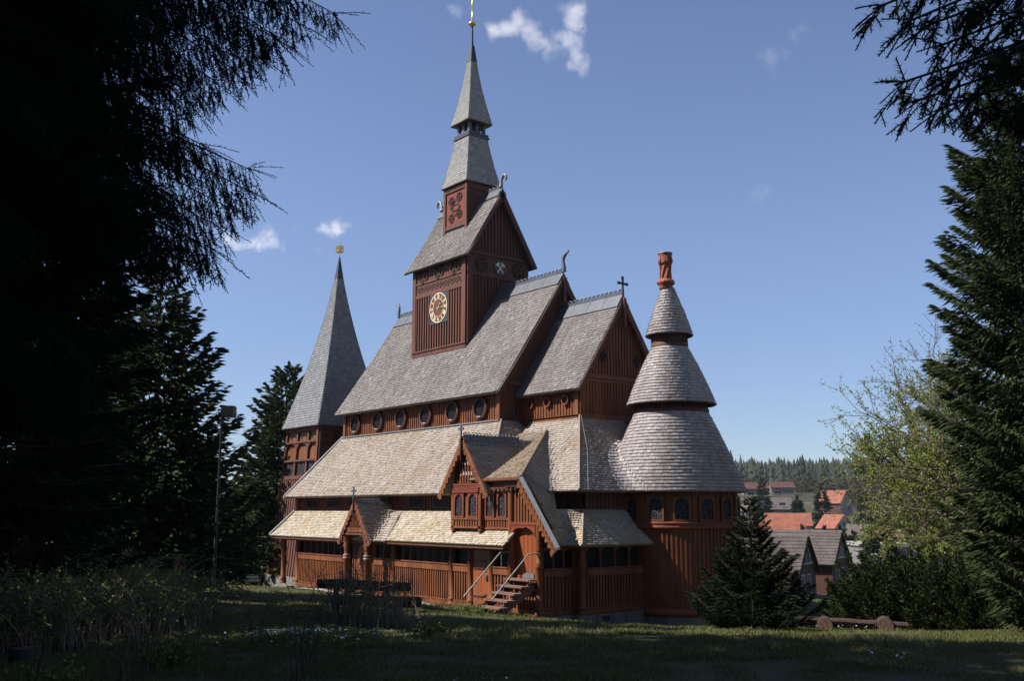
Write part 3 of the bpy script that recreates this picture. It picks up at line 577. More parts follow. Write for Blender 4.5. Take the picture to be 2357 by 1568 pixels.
b.build('barge_board', M['red'], church)
b = MB()
for i in range(k):
    p = D0+d*(i+.5)*L/k+nd*.05; b.disc(p-[0, .022, 0], (1, 0, 0), (0, 0, 1), .016, (0, .02, 0), 8)
b.build('white_studs', M['cream'], church)
b = MB(); o_ = np.array([0, -.39, 0]); b.obox(D0+[.02, -.04, .02], A0-D0, (.10*-nd[0]+.0, .09, .0), (0, 0, .08)); b.build('verge_flashing', M['leadpale'], church)
# second (east) window bay under the straight eave
def archwin(x, z0, z1, y, w=.42, dx=(1, 0, 0), out=(0, -1, 0), m='redtrim', name='arched_window'):
    dx = np.array(dx, float); o = np.array(out, float); c = np.array([x, y, 0.]) if not hasattr(x, '__len__') else np.array([x[0], x[1], 0.])
    zt = z1-w/2; b = MB(); fr = .07
    outer = [c-dx*(w/2+fr)+[0, 0, z0-fr]]+[c+dx*(w/2+fr)+[0, 0, z0-fr]]+[c+dx*(w/2+fr)+[0, 0, z1+fr], c-dx*(w/2+fr)+[0, 0, z1+fr]]
    arc = [c+dx*w/2*math.cos(a)+[0, 0, zt+w/2*math.sin(a)] for a in np.linspace(0, math.pi, 11)]
    inner = [c+dx*w/2+[0, 0, z0]]+arc+[c-dx*w/2+[0, 0, z0]]
    # frame built from three straight pieces and a spandrel block
    def pr(P): b.prism([np.array(p)+o*.012 for p in P], o*.06)
    pr([outer[0], c-dx*w/2+[0, 0, z0-fr], c-dx*w/2+[0, 0, zt], c-dx*(w/2+fr)+[0, 0, zt]]); pr([c+dx*w/2+[0, 0, z0-fr], outer[1], c+dx*(w/2+fr)+[0, 0, zt], c+dx*w/2+[0, 0, zt]])
    pr([c-dx*w/2+[0, 0, z0-fr], c+dx*w/2+[0, 0, z0-fr], c+dx*w/2+[0, 0, z0], c-dx*w/2+[0, 0, z0]])
    R_ = [p for p in arc[:6]]; pr([c+dx*(w/2+fr)+[0, 0, zt], c+dx*(w/2+fr)+[0, 0, z1+fr], c+[0, 0, z1+fr]]+R_[::-1])
    L_ = [p for p in arc[5:]]; pr([c+[0, 0, z1+fr], c-dx*(w/2+fr)+[0, 0, z1+fr], c-dx*(w/2+fr)+[0, 0, zt]]+L_[::-1])
    f = b.build(name, M[m], church)
    b = MB(); b.prism([p+o*.004 for p in inner], o*.014); b.build('pane', M['leaded'], f)
    return f
def windowbay(x0, x1, y, z0, z1, n, wz0, wz1):
    b = MB(); b.box((x0, y, z0), (x1, y+.9, z1))
    b.box((x0-.02, y-.05, z0), (x1+.02, y+.0, z0+.08)); b.box((x0-.02, y-.06, wz0-.14), (x1+.02, y, wz0-.06))
    k = int((x1-x0)/.16)
    for i in range(k): c_ = x0+(i+.5)*(x1-x0)/k; b.box((c_-.04, y-.035, z0+.08), (c_+.04, y, wz0-.14))
    b.build('bay_wall', M['red'], church)
    wd = (x1-x0)/n
    for i in range(n): archwin(x0+wd*(i+.5), wz0, wz1, y, w=min(.5, wd*.58))
windowbay(-3.12, -1.66, -.02, 2.80, 4.58, 2, 3.28, 4.12)
b = MB(); b.box((-3.2, -.16, 4.18), (-1.66, -.04, 4.54))
for i in range(9): x = -3.15+i*.165; b.prism([(x, -.18, 4.30), (x+.08, -.18, 4.22), (x+.165, -.18, 4.30), (x+.08, -.18, 4.36)], (0, .02, 0)); 
b.box((-3.2, -.30, 4.52), (-.7, -.04, 4.60)); b.box((-3.2, -.36, 4.57), (-.6, -.28, 4.66)); b.box((-1.7, -.20, 4.34), (-.72, -.04, 4.52)); b.build('carved_eave_frieze', M['red'], church)
b = MB()
for i in range(9): x = -3.0+i*.24; b.prism([(x-.06, -.21, 4.26), (x, -.21, 4.19), (x+.06, -.21, 4.26), (x, -.21, 4.33)], (0, .02, 0))
b.build('frieze_cutouts', M['carve'], church)
# gabled bay (oriel)
GXc = -4.05; YF = -.17
windowbay(-4.95, -3.16, YF, 2.82, 4.40, 2, 3.28, 4.10)
b = MB(); b.box((-5.02, YF-.05, 2.72), (-4.86, YF+.3, 4.3)); b.box((-3.28, YF-.05, 2.72), (-3.12, YF+.3, 4.3))
for x in (-4.94, -3.2): b.prism([(x-.06, YF-.04, 2.72), (x+.06, YF-.04, 2.72), (x, YF-.02, 2.55)], (0, .08, 0))
b.build('bay_posts', M['red'], church)
b = MB(); b.box((-4.9, YF-.09, 4.22), (-3.22, YF-.01, 4.44)); b.box((-4.9, YF-.11, 4.44), (-3.22, YF-.01, 4.50)); b.box((-4.9, YF-.11, 4.16), (-3.22, YF-.01, 4.21)); b.build('diamond_frieze', M['redtrim'], church)
b = MB()
for i in range(12): 
    for j in range(2): x = -4.83+i*.14+(.07 if j else 0); b.prism([(x-.04, YF-.1, 4.29+j*.08), (x, YF-.1, 4.26+j*.08), (x+.04, YF-.1, 4.29+j*.08), (x, YF-.1, 4.32+j*.08)], (0, .008, 0))
b.build('frieze_diamonds', M['carve'], church)
gw = 1.58; ez, az = 4.12, 6.28; gs = (az-ez)/gw
b = MB(); siding(b, (GXc-.85, YF+.02), (GXc+.85, YF+.02), 4.5, lambda s: max(4.52, min(az-.12-gs*abs(s-.85), 6.2)), sp=.16, bw=.07, bd=.04); b.build('bay_gable_wall', M['red'], church)
b = MB()
for row, zz in ((4, 5.22), (5, 4.82)):
    for i in range(row): x = GXc+(i-(row-1)/2)*.17; b.box((x-.028, YF-.045, zz), (x+.028, YF-.035, zz+.13))
b.build('gable_slots', M['cream'], church)
def gable_barge(xc, hw, ez, az, y, wd=.20, k=9, m='red', gs=None):
    b = MB(); st = MB()
    for s in (1, -1):
        D0 = np.array([xc+s*(hw+.06), y, ez-.10]); A0 = np.array([xc, y, az+.02]); d = (A0-D0)/np.linalg.norm(A0-D0); nd = np.array([d[2], 0, -d[0]]); nd = nd if nd[2] < 0 else -nd
        b.prism([D0, A0, A0+nd*wd*.8, D0+nd*wd], (0, .05, 0)); L = np.linalg.norm(A0-D0)
        for i in range(k):
            p = D0+d*(i+.5)*L/k+nd*wd*.9; h = L/k/2
            b.prism([p-d*h-[0, .012, 0], p+d*h-[0, .012, 0], p+d*h*.4+nd*.08-[0, .012, 0], p-d*h*.3+nd*.11-[0, .012, 0]], (0, .05, 0))
            q = p-nd*wd*.45; st.disc(q-[0, .022, 0], (1, 0, 0), (0, 0, 1), .015, (0, .02, 0), 8)
    b.build('barge_board', M[m], church); st.build('white_studs', M['cream'], church)
gable_barge(GXc, gw, ez, az, YF-.26, k=11)
def gE(t): x = GXc+gw*(1-t); z = ez+(az-ez)*t; return np.array([(x, YF-.22, z), (x, 3.4, z)])
def gW(t): x = GXc-gw*(1-t); z = ez+(az-ez)*t; return np.array([(x, 2.6, z), (x, YF-.22, z)])
shingles('bay_roof', gE, 22, M['shM'], church, w=.125, thick=.03, seed=10, board=.05)
shingles('bay_roof', gW, 22, M['shM'], church, w=.125, thick=.03, seed=11, board=.05)
def crestN(x, z, y0, y1, pitch=.17, r=.075, sl=1.37, wd=.2, crest=True, m='lead'):
    b = MB(); b.prism([(x, y0, z+.04), (x+wd, y0, z-wd*sl+.04), (x+wd, y0, z-wd*sl-.01), (x, y0, z-.01), (x-wd, y0, z-wd*sl-.01), (x-wd, y0, z-wd*sl+.04)], (0, y1-y0, 0)); b.build('ridge_flashing', M[m], church)
    if crest:
        b = MB(); b.box((x-.015, y0, z), (x+.015, y1, z+.10)); k = int((y1-y0)/pitch)
        for i in range(k): c = y0+(i+.5)*(y1-y0)/k; b.tube([(x, c+r*math.cos(a), z+.10+r*math.sin(a)) for a in np.linspace(0, math.pi, 6)], .02, n=4)
        b.build('ridge_cresting', M[m], church)
crestN(GXc, az, YF-.2, 2.4, wd=.27)
def crossS(x, y, z, h, m='lead'):
    b = MB(); c = z+h*.66; b.box((x-.03, y, z-.5), (x+.03, y+.05, z+h)); b.box((x-.14, y, c-.03), (x+.14, y+.05, c+.03)); b.box((x-.045, y-.003, z+h-.06), (x+.045, y+.053, z+h)); 
    b.prism([(x-.16, y-.002, c-.045), (x-.11, y-.002, c-.03), (x-.11, y-.002, c+.03), (x-.16, y-.002, c+.045)], (0, .054, 0)); b.prism([(x+.16, y-.002, c-.045), (x+.11, y-.002, c-.03), (x+.11, y-.002, c+.03), (x+.16, y-.002, c+.045)], (0, .054, 0)); b.build('cross', M[m], church)
crossS(GXc, YF-.33, az, .46)
b = MB(); b.lathe((GXc, YF-.30, 5.35), [(.01, 0), (.05, .06), (.03, .12), (.05, .2), (.05, .9)], 8); b.build('gable_pendant', M['carve'], church)
# ---------- portal with gabled hood
PX = -11.25; PY = -.92; phw = 1.36; pez, paz = 2.20, 3.98; ps = (paz-pez)/phw
gable_barge(PX, phw, pez, paz, PY-.03, k=9, wd=.17)
def pEf(t):
    z = pez+(paz-pez)*t; x = PX+phw*(1-t); yg = -.62+(z-2.25)/1.27*1.44
    if z > 3.5: return np.array([(x, PY, z), (x, .8, z)])
    yg = max(yg, PY+.1)
    P = fillet([(x, PY, z+.0), (x, yg, z+.02), (x+.8, yg+.0, z+.012)], 1, .38); return np.array(P)
def pWf(t):
    z = pez+(paz-pez)*t; x = PX-phw*(1-t); return np.array([(x, .75, z), (x, PY, z)])
shingles('portal_roof', pEf, 19, M['shM'], church, w=.12, thick=.03, seed=12, board=.05)
shingles('portal_roof', pWf, 19, M['shM'], church, w=.12, thick=.03, seed=13, board=.05)
crestN(PX, paz, PY, .78, wd=.2, sl=1.31, crest=False)
crossS(PX, PY-.09, paz, .52)
b = MB(); b.lathe((PX, PY-.06, 3.18), [(.01, 0), (.045, .06), (.03, .12), (.045, .2), (.045, .8)], 8); b.build('gable_pendant', M['carve'], church)
b = MB()    # lattice in the gable
zb = 2.72; hb = (paz-zb)/ps-.12
b.box((PX-hb-.14, PY+.03, zb-.16), (PX+hb+.14, PY+.11, zb-.04)); b.box((PX-hb-.10, PY+.02, zb-.27), (PX+hb+.10, PY+.10, zb-.2)); b.box((PX-hb, PY+.02, zb-.04), (PX+hb, PY+.1, zb+.02))
for i in range(-7, 12):
    for s in (1, -1):
        x0 = PX-hb+i*.14; pts = []
        for z in np.linspace(zb, paz-.2, 24):
            x = x0+s*(z-zb)*.6
            if abs(x-PX) < (paz-.1-z)/ps-.04: pts.append((x, z))
        if len(pts) > 2: a, c = pts[0], pts[-1]; yy = PY+.05+.022*s; b.prism([(a[0]-.022, yy, a[1]), (a[0]+.022, yy, a[1]), (c[0]+.022, yy, c[1]), (c[0]-.022, yy, c[1])], (0, .018, 0))
b.build('gable_lattice', M['red'], church)
b = MB(); b.box((PX-.95, PY+.16, 2.42), (PX+.95, PY+.24, 2.56)); b.build('hood_beam', M['carve'], church)
for x in (-12.15, -10.42):
    b = MB(); b.lathe((x, -.72, -.1), [(.17, 0), (.17, .12), (.13, .2), (.13, 1.45), (.17, 1.5), (.13, 1.56), (.17, 1.63), (.12, 1.7), (.12, 1.9), (.18, 2.1), (.14, 2.16), (.19, 2.3), (.19, 2.55)], 12); f = b.build('portal_column', M['red'], church)
    b = MB(); b.lathe((x, -.72, 1.44), [(.155, 0), (.17, .02), (.155, .04)], 12); b.lathe((x, -.72, 1.56), [(.15, 0), (.165, .02), (.15, .04)], 12); b.build('white_ring', M['cream'], f)
b = MB(); siding(b, (-12.95, .02), (-10.95, .02), -.1, 2.6, sp=.2); b.build('portal_wall', M['redhi'], church)
b = MB(); dw = .42; dx0 = -11.93
arc = [(dx0+dw*math.cos(a), -.04, 1.60+dw*math.sin(a)) for a in np.linspace(0, math.pi, 13)]
b.prism([(dx0+dw, -.04, -.05)]+arc+[(dx0-dw, -.04, -.05)], (0, .06, 0)); dr = b.build('portal_door', M['orangewood'], church)
b = MB(); b.ring((dx0, -.055, 1.45), (1, 0, 0), (0, 0, 1.35), (0, 1, 0), .15, .20, .02, 20); b.build('window_frame', M['redtrim'], dr)
b = MB(); b.disc((dx0, -.047, 1.45), (1, 0, 0), (0, 0, 1.35), .155, (0, .006, 0), 20); b.build('door_window', M['leaded'], dr)
b = MB(); 
for z in (.35, 1.12): b.box((dx0-.38, -.06, z), (dx0+.36, -.045, z+.035))
b.build('hinge', M['black'], dr)
# side door at the gallery
b = MB(); b.box((-3.82, -.02, -.05), (-2.80, .05, 2.02))
for i in range(1, 6): b.box((-3.82+i*.17, -.025, 0), (-3.812+i*.17, -.02, 2.0))
sdr = b.build('side_door', M['orangewood'], church)
for z in (.32, 1.32, 1.62): 
    b = MB(); b.box((-3.80, -.05, z), (-3.05, -.028, z+.035)); 
    for s in (-1, 1): b.prism([(-3.1, -.05, z+.01), (-2.98, -.05, z+.02+.08*s), (-3.0, -.05, z+.02+.1*s), (-3.2, -.05, z+.03)], (0, .02, 0))
    b.build('hinge', M['black'], sdr)
b = MB(); b.box((-2.98, -.05, .92), (-2.90, -.03, 1.12)); b.tube([(-2.94, -.06, 1.02), (-2.94, -.10, 1.02), (-3.05, -.10, 1.0)], .014, n=6); b.build('handle', M['black'], sdr)
# ---------- apse
AX, AY = -.05, YC; a_cam = math.radians(-48)
apr = [(2.45, -.10), (2.45, 4.35)]
b = MB(); b.lathe((AX, AY, 0), [(2.44, -.32), (2.44, 4.4)], 64)
for i in range(92):
    a = 2*math.pi*i/92; e = np.array([math.cos(a), math.sin(a), 0]); t = np.array([-math.sin(a), math.cos(a), 0]); c = np.array([AX, AY, 0])
    b.obox(c+e*2.42-t*.028+[0, 0, -.12], t*.056, e*.065, (0, 0, 2.95)); 
    if i % 2 == 0: b.obox(c+e*2.42-t*.028+[0, 0, 3.1], t*.056, e*.05, (0, 0, 1.2))
b.build('apse_wall', M['red'], church)
b = MB(); b.lathe((AX, AY, 0), [(2.45, 2.80), (2.56, 2.80), (2.56, 2.92), (2.52, 2.95), (2.58, 3.0), (2.58, 3.06), (2.45, 3.08)], 64); b.lathe((AX, AY, 0), [(2.44, -.34), (2.54, -.34), (2.54, -.16), (2.50, -.14), (2.50, -.08), (2.44, -.06)], 64); b.build('apse_moulding', M['redtrim'], church)
b = MB(); b.lathe((AX, AY, 0), [(2.40, -1.2), (2.50, -1.1), (2.48, -.35), (2.3, -.33)], 40, sm=False); b.build('stone_foundation', M['stone'], church)
for k_ in range(-3, 5):
    a = math.radians(-41.5+22.4*k_)
    if a < math.radians(-110): continue
    e = (math.cos(a), math.sin(a), 0); archwin((AX+e[0]*2.475, AY+e[1]*2.475), 3.16, 3.94, 0, w=.52, dx=(-e[1], e[0], 0), out=e, m='red', name='apse_window')
def cone_fn(r0, z0, r1, z1, bow=.0, n=73):
    def f(t):
        r = r0+(r1-r0)*t; r += bow*4*t*(1-t); z = z0+(z1-z0)*t
        return np.array([(AX+r*math.cos(a), AY+r*math.sin(a), z) for a in np.linspace(-math.pi*.95, math.pi*1.05, n)])
    return f
shingles('apse_roof', cone_fn(2.83, 4.20, 1.47, 7.32, bow=.05), 24, M['shA'], church, w=.14, thick=.032, jit=.6, shape='flat', seed=14, out=(AX, AY, 4), board=.03)
shingles('middle_apse_roof', cone_fn(1.78, 7.66, .73, 10.0, bow=.05), 19, M['shA'], church, w=.14, thick=.032, jit=.6, shape='flat', seed=15, out=(AX, AY, 7), board=.03)
shingles('upper_apse_roof', cone_fn(.95, 10.5, .22, 12.52, bow=.03), 16, M['shA'], church, w=.13, thick=.032, jit=.6, shape='flat', seed=16, out=(AX, AY, 10), board=.03)
for (prof, sof, r, z0, z1, n) in (([(1.44, 7.1), (1.50, 7.30), (1.50, 7.46), (1.43, 7.48), (1.43, 7.9)], [(1.43, 7.9), (1.74, 7.64)], 1.43, 7.48, 7.7, 56), ([(.70, 9.85), (.755, 10.0), (.755, 10.16), (.72, 10.18), (.72, 10.7)], [(.70, 10.66), (.92, 10.48)], .72, 10.18, 10.52, 30)):
    b = MB(); b.lathe((AX, AY, 0), prof, 48); b.lathe((AX, AY, 0), sof, 48)
    for i in range(n):
        a = 2*math.pi*i/n; e = np.array([math.cos(a), math.sin(a), 0]); t = np.array([-math.sin(a), math.cos(a), 0]); b.obox(np.array([AX, AY, z0])+e*(r-.01)-t*.02, t*.04, e*.035, (0, 0, z1-z0))
    b.build('apse_drum', M['redhi'], church)
def vall(t):      # swept valley between chancel aisle and apse cone
    z = 4.20+2.25*t; s = CH(z); x = .35-3.2*s; r = 2.83+(1.47-2.83)*(z-4.2)/3.12+.05*4*((z-4.2)/3.12)*(1-(z-4.2)/3.12)
    dxx = x-AX; dxx = max(min(dxx, r*.999), -r*.999); yi = AY-math.sqrt(max(r*r-dxx*dxx, 0)); th = math.atan2(yi-AY, dxx)
    off = .02; tt = th+.26*(1-.45*t); zz = z-.10*4*((z-4.2)/3.1)*(1-(z-4.2)/3.1)*.5*(1-0)
    P = [(x+off, yi-.5, zz+.01), (x+off, yi, z+.02), (AX+(r+off)*math.cos(tt), AY+(r+off)*math.sin(tt), z+.01)]
    a, m_, c = map(np.array, P); return np.array([(1-q)**2*a+2*q*(1-q)*m_+q*q*c for q in np.linspace(0, 1, 8)])
shingles('swept_valley', vall, 18, M['shA'], church, w=.13, thick=.024, shape='flat', seed=17, board=.02)
# chimney
b = MB(); c = (AX-.05, AY-.06, 12.45)
b.lathe(c, [(.24, 0), (.30, .05), (.24, .12), (.34, .2), (.37, .28), (.33, .38), (.24, .42), (.24, .46)], 18)
for i in range(6): a = i*math.pi/3; b.lathe((c[0]+.31*math.cos(a), c[1]+.31*math.sin(a), c[2]+.2), [(.0, 0), (.07, .04), (.08, .1), (.0, .17)], 8)
# twisted shaft
n = 24; vs = []; H = [(.255, .42), (.225, .6), (.225, .95), (.235, 1.05)]
zz = np.linspace(.42, 1.06, 9)
for i, z in enumerate(zz):
    for j in range(n):
        a = 2*math.pi*j/n; r = .225+.028*(1 if (j % 3) == 0 else -1 if (j % 3) == 1 else 0); a2 = a+1.0*(z-.42); vs.append((c[0]+r*math.cos(a2), c[1]+r*math.sin(a2), c[2]+z))
b.add(vs, [(i*n+j, i*n+(j+1) % n, (i+1)*n+(j+1) % n, (i+1)*n+j) for i in range(8) for j in range(n)])
b.lathe(c, [(.22, 1.04), (.29, 1.08), (.28, 1.12), (.28, 1.2), (.27, 1.3), (.26, 1.38), (.285, 1.46), (.29, 1.5), (.2, 1.5), (.19, 1.2)], 16)
for i in range(6): a = i*math.pi/3+.3; e = np.array([math.cos(a), math.sin(a), 0]); t = np.array([-e[1], e[0], 0]); b.prism([np.array(c)+e*.27-t*.05+[0, 0, 1.40], np.array(c)+e*.27+t*.05+[0, 0, 1.40], np.array(c)+e*.32+t*.07+[0, 0, 1.14], np.array(c)+e*.32-t*.07+[0, 0, 1.14]], -e*.05)
ch = b.build('chimney', M['terracotta'], church)
b = MB(); b.lathe(c, [(.30, 1.49), (.31, 1.51), (.30, 1.54), (.2, 1.55), (.2, 1.5)], 18); b.build('chimney_rim', M['leadpale'], ch)

# ================================================================ central tower
TX0, TX1, TY0, TY1 = -16.1, -11.4, 5.1, 9.0
b = MB()
siding(b, (TX0, TY0), (TX1, TY0), 10.6, 14.55, sp=.215, bw=.09, bd=.06)
b.box((TX0, TY0-.05, 11.38), (TX1, TY0, 11.52)); b.box((TX0-.03, TY0-.10, 11.52), (TX1+.03, TY0-.0, 11.60)); b.box((TX0-.02, TY0-.08, 11.3), (TX1+.02, TY0-.0, 11.40))
for x in (TX0, TX1-.30): b.box((x, TY0-.09, 11.5), (x+.30, TY0+.0, 16.1))
b.box((TX0+.3, TY0-.08, 14.38), (TX1-.3, TY0, 14.55)); b.box((TX0+.3, TY0-.08, 15.10), (TX1-.3, TY0, 15.22)); b.box((TX0+.3, TY0-.04, 14.55), (TX1-.3, TY0+.02, 15.1)); b.box((TX0, TY0-.02, 15.2), (TX1, TY0+.06, 16.2))
for i in range(1, 20): x = TX0+.3+i*(TX1-TX0-.6)/20; b.box((x-.012, TY0-.035, 15.22), (x+.012, TY0-.02, 15.95))
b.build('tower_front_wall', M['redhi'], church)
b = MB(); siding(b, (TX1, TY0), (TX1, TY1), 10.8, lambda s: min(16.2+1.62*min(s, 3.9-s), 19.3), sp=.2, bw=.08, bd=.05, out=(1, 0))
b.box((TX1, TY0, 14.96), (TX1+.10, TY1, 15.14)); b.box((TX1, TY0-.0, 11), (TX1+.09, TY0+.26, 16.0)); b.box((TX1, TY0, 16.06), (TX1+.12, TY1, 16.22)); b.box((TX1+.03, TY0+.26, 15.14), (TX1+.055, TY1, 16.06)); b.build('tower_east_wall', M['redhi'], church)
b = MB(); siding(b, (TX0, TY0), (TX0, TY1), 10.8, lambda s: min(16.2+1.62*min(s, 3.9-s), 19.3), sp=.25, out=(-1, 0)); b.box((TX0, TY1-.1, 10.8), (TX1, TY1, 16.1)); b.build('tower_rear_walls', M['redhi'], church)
# carved frieze band
b = MB()
for i in range(22):
    x = TX0+.45+i*(TX1-TX0-.9)/21.; b.ring((x, TY0-.042, 14.83+.05*(-1)**i), (1, 0, 0), (0, 0, 1), (0, -1, 0), .085, .125, .02, 10)
b.build('carved_frieze', M['carve'], church)
def ornament(cx, cz, s, kind, plane='S', yy=None, m='carve'):
    b = MB()
    if plane == 'S': ax1, ax2, o, c = np.array([1., 0, 0]), np.array([0, 0, 1.]), np.array([0, -1., 0]), np.array([cx, yy, cz])
    else: ax1, ax2, o, c = np.array([0, 1., 0]), np.array([0, 0, 1.]), np.array([1., 0, 0]), np.array([yy, cx, cz])
    if kind == 'knot':      # interlaced roundel
        for (u, v, r) in ((0, .1, .16), (-.18, -.1, .12), (.18, -.1, .12), (0, -.25, .10), (-.2, .2, .1), (.2, .2, .1)):
            b.ring(c+ax1*u*s+ax2*v*s, ax1, ax2, o, (r-.035)*s, (r+.02)*s, .04, 14)
    if kind == 'star':
        P = [c+(ax1*math.sin(2*math.pi*k/5)+ax2*math.cos(2*math.pi*k/5))*.30*s for k in range(5)]
        for k in range(5):
            a, q = P[k], P[(k+2) % 5]; d = (q-a)/np.linalg.norm(q-a); n = np.cross(o, d); b.prism([a-n*.03*s, a+n*.03*s, q+n*.03*s, q-n*.03*s], o*(.04+.004*k))
        b.ring(c, ax1, ax2, o, .13*s, .18*s, .035, 18)
        for k in range(10): e = ax1*math.sin(math.pi*k/5)+ax2*math.cos(math.pi*k/5); b.ring(c+e*.31*s, ax1, ax2, o, .04*s, .08*s, .03, 10)
    if kind == 'panel':
        for (u, v) in ((-.33, .38), (.33, .5), (-.33, -.5), (.33, -.38)):
            q = c+ax1*u*s+ax2*v*s
            for k in range(4): e = ax1*math.cos(math.pi*k/2+.6)+ax2*math.sin(math.pi*k/2+.6); b.ring(q+e*.12*s, ax1, ax2, o, .075*s, .125*s, .03, 12)
            b.ring(q, ax1, ax2, o, .04*s, .08*s, .035, 10)
            for k in range(4): e = ax1*math.cos(math.pi*k/2-.18)+ax2*math.sin(math.pi*k/2-.18); b.ring(q+e*.2*s, ax1, ax2, o, .02*s, .055*s, .03, 8)
        b.ring(c+ax1*.02, ax1*.55, ax2*.8, o, .42*s, .52*s, .03, 24); b.ring(c-ax1*.02, ax1*.9, ax2*.35, o, .40*s, .48*s, .034, 24)
    return b.build('carved_ornament', M[m], church)
for x in (-15.15, -13.75, -12.35): ornament(x, 15.55, 1.25, 'knot', yy=TY0-.04)
ornament(5.95, 15.58, 1.15, 'star', 'E', TX1+.06); ornament(8.3, 15.58, 1.15, 'star', 'E', TX1+.06)
b = MB(); b.disc((TX1+.06, 7.12, 15.56), (0, 1, 0), (0, 0, 1), .37, (.03, 0, 0), 28); em = b.build('emblem', M['leaddark'], church)
b = MB()
for s in (1, -1):     # crossed hammers
    c = np.array([TX1+.095+.012*s, 7.12, 15.54]); d = np.array([0, .62*s, .78]); n = np.array([0, .78, -.62*s])
    a = c-d*.30; e = c+d*.24; b.prism([a-n*.035, a+n*.035, e+n*.03, e-n*.03], (.012, 0, 0)); b.prism([e-n*.14-d*.05, e+n*.14-d*.05, e+n*(.14 if s > 0 else .10)+d*.06, e-n*(.10 if s > 0 else .14)+d*.06], (.012, 0, 0))
b.build('crossed_hammers', M['goldpaint'], em)
# clock
cx, cz = -13.70, 13.62
b = MB(); b.box((cx-.80, TY0-.075, cz-.80), (cx+.80, TY0-.06, cz+.80)); ck = b.build('clock', M['leaddark'], church)
b = MB(); b.disc((cx, TY0-.076, cz), (1, 0, 0), (0, 0, 1), .46, (0, -.012, 0), 36); b.build('clock_centre', M['redhi'], ck)
b = MB(); b.ring((cx, TY0-.076, cz), (1, 0, 0), (0, 0, 1), (0, -1, 0), .46, .73, .008, 48); b.build('hour_band', M['redhi'], ck)
b = MB(); b.ring((cx, TY0-.085, cz), (1, 0, 0), (0, 0, 1), (0, -1, 0), .735, .775, .012, 48); b.ring((cx, TY0-.085, cz), (1, 0, 0), (0, 0, 1), (0, -1, 0), .455, .475, .012, 48)
b.build('clock_rings', M['goldpaint'], ck)
b = MB(); RN = ['XII', 'I', 'II', 'III', 'IIII', 'V', 'VI', 'VII', 'VIII', 'IX', 'X', 'XI']
for h, s_ in enumerate(RN):
    a = 2*math.pi*h/12; er = np.array([math.sin(a), 0, math.cos(a)]); et = np.array([math.cos(a), 0, -math.sin(a)]); wid = {'I': .05, 'V': .10, 'X': .10}; tot = sum(wid[q] for q in s_); u = -tot/2
    def bar(u0, v0, u1, v1, w=.026):
        p = np.array([cx, TY0-.086, cz])+er*v0+et*u0; q = np.array([cx, TY0-.086, cz])+er*v1+et*u1; d = (q-p)/np.linalg.norm(q-p); n = np.cross(d, [0, 1, 0]); b.prism([p-n*w/2, p+n*w/2, q+n*w/2, q-n*w/2], (0, -.012, 0))
    for q in s_:
        w_ = wid[q]; c = u+w_/2
        if q == 'I': bar(c, .495, c, .705, .03)
        if q == 'V': bar(c, .495, c-.035, .705, .03); bar(c, .495, c+.035, .705, .018)
        if q == 'X': bar(c-.035, .495, c+.035, .705, .018); bar(c+.035, .495, c-.035, .705, .03)
        u += w_
b.build('roman_numerals', M['goldpaint'], ck)
for nm, ang, ln, w in (('hour_hand', 38, .34, .05), ('minute_hand', 92, .52, .035)):
    a = math.radians(ang); d = np.array([math.sin(a), 0, math.cos(a)]); n = np.array([d[2], 0, -d[0]]); c = np.array([cx, TY0-(.105 if nm[0] == 'h' else .115), cz])
    b = MB(); b.prism([c-d*.14-n*w, c-d*.14+n*w, c+d*ln*.6+n*w*.5, c+d*ln*.7+n*w*1.3, c+d*ln, c+d*ln*.7-n*w*1.3, c+d*ln*.6-n*w*.5], (0, -.008, 0)); b.build(nm, M['gold'], ck)
# tower roof (ridge east-west)
TR0, TR1 = -16.58, -11.02; RS = (19.62-15.88)/(YC-4.78)
shingles('tower_roof', quadfn((TR0, 4.78, 15.88), (TR1, 4.78, 15.88), (TR1, YC, 19.62), (TR0, YC, 19.62), sag=.16), 33, M['shN'], church, w=.13, thick=.024, seed=20, board=.10)
b = MB(); b.prism([(TR0, YC, 19.62), (TR1, YC, 19.62), (TR1, 9.32, 15.88), (TR0, 9.32, 15.88)], (0, 0, -.1)); b.build('north_tower_roof', M['shN'], church)
verge('barge_board', TR1-.055, 4.78, 15.88, YC, 19.62, YC, wdt=.26, m='redhi')
ridge(-12.6, TR1-.01, 19.66, YC, 0, .24, crest=True, m='lead', pitch=.3, r=.08, sl=RS); ridge(TR0+.02, -14.9, 19.66, YC, 0, .24, crest=True, m='lead', pitch=.3, r=.08, sl=RS)
def horse(x, z, s):
    b = MB(); q = [(0, 0), (.02, .2), (.06, .38), (.16, .52), (.30, .58), (.40, .50), (.44, .36), (.42, .24)]
    b.tube([(x+s*a, YC, z+c) for a, c in q], [.12, .085, .075, .075, .08, .07, .055, .02], n=8)
    b.tube([(x+s*.32, YC, z+.45), (x+s*.36, YC, z+.32), (x+s*.33, YC, z+.2)], [.04, .03, .01], n=6)
    b.tube([(x-s*.0, YC, z+.28), (x-s*.12, YC, z+.3), (x-s*.2, YC, z+.2)], [.04, .03, .015], n=5)
    b.tube([(x+s*.2, YC, z+.56), (x+s*.2, YC, z+.68)], [.03, .01], n=5)
    b.build('horse_head_finial', M['leadpale'], church)
horse(TR1-.15, 19.78, 1); horse(TR0+.15, 19.78, -1)
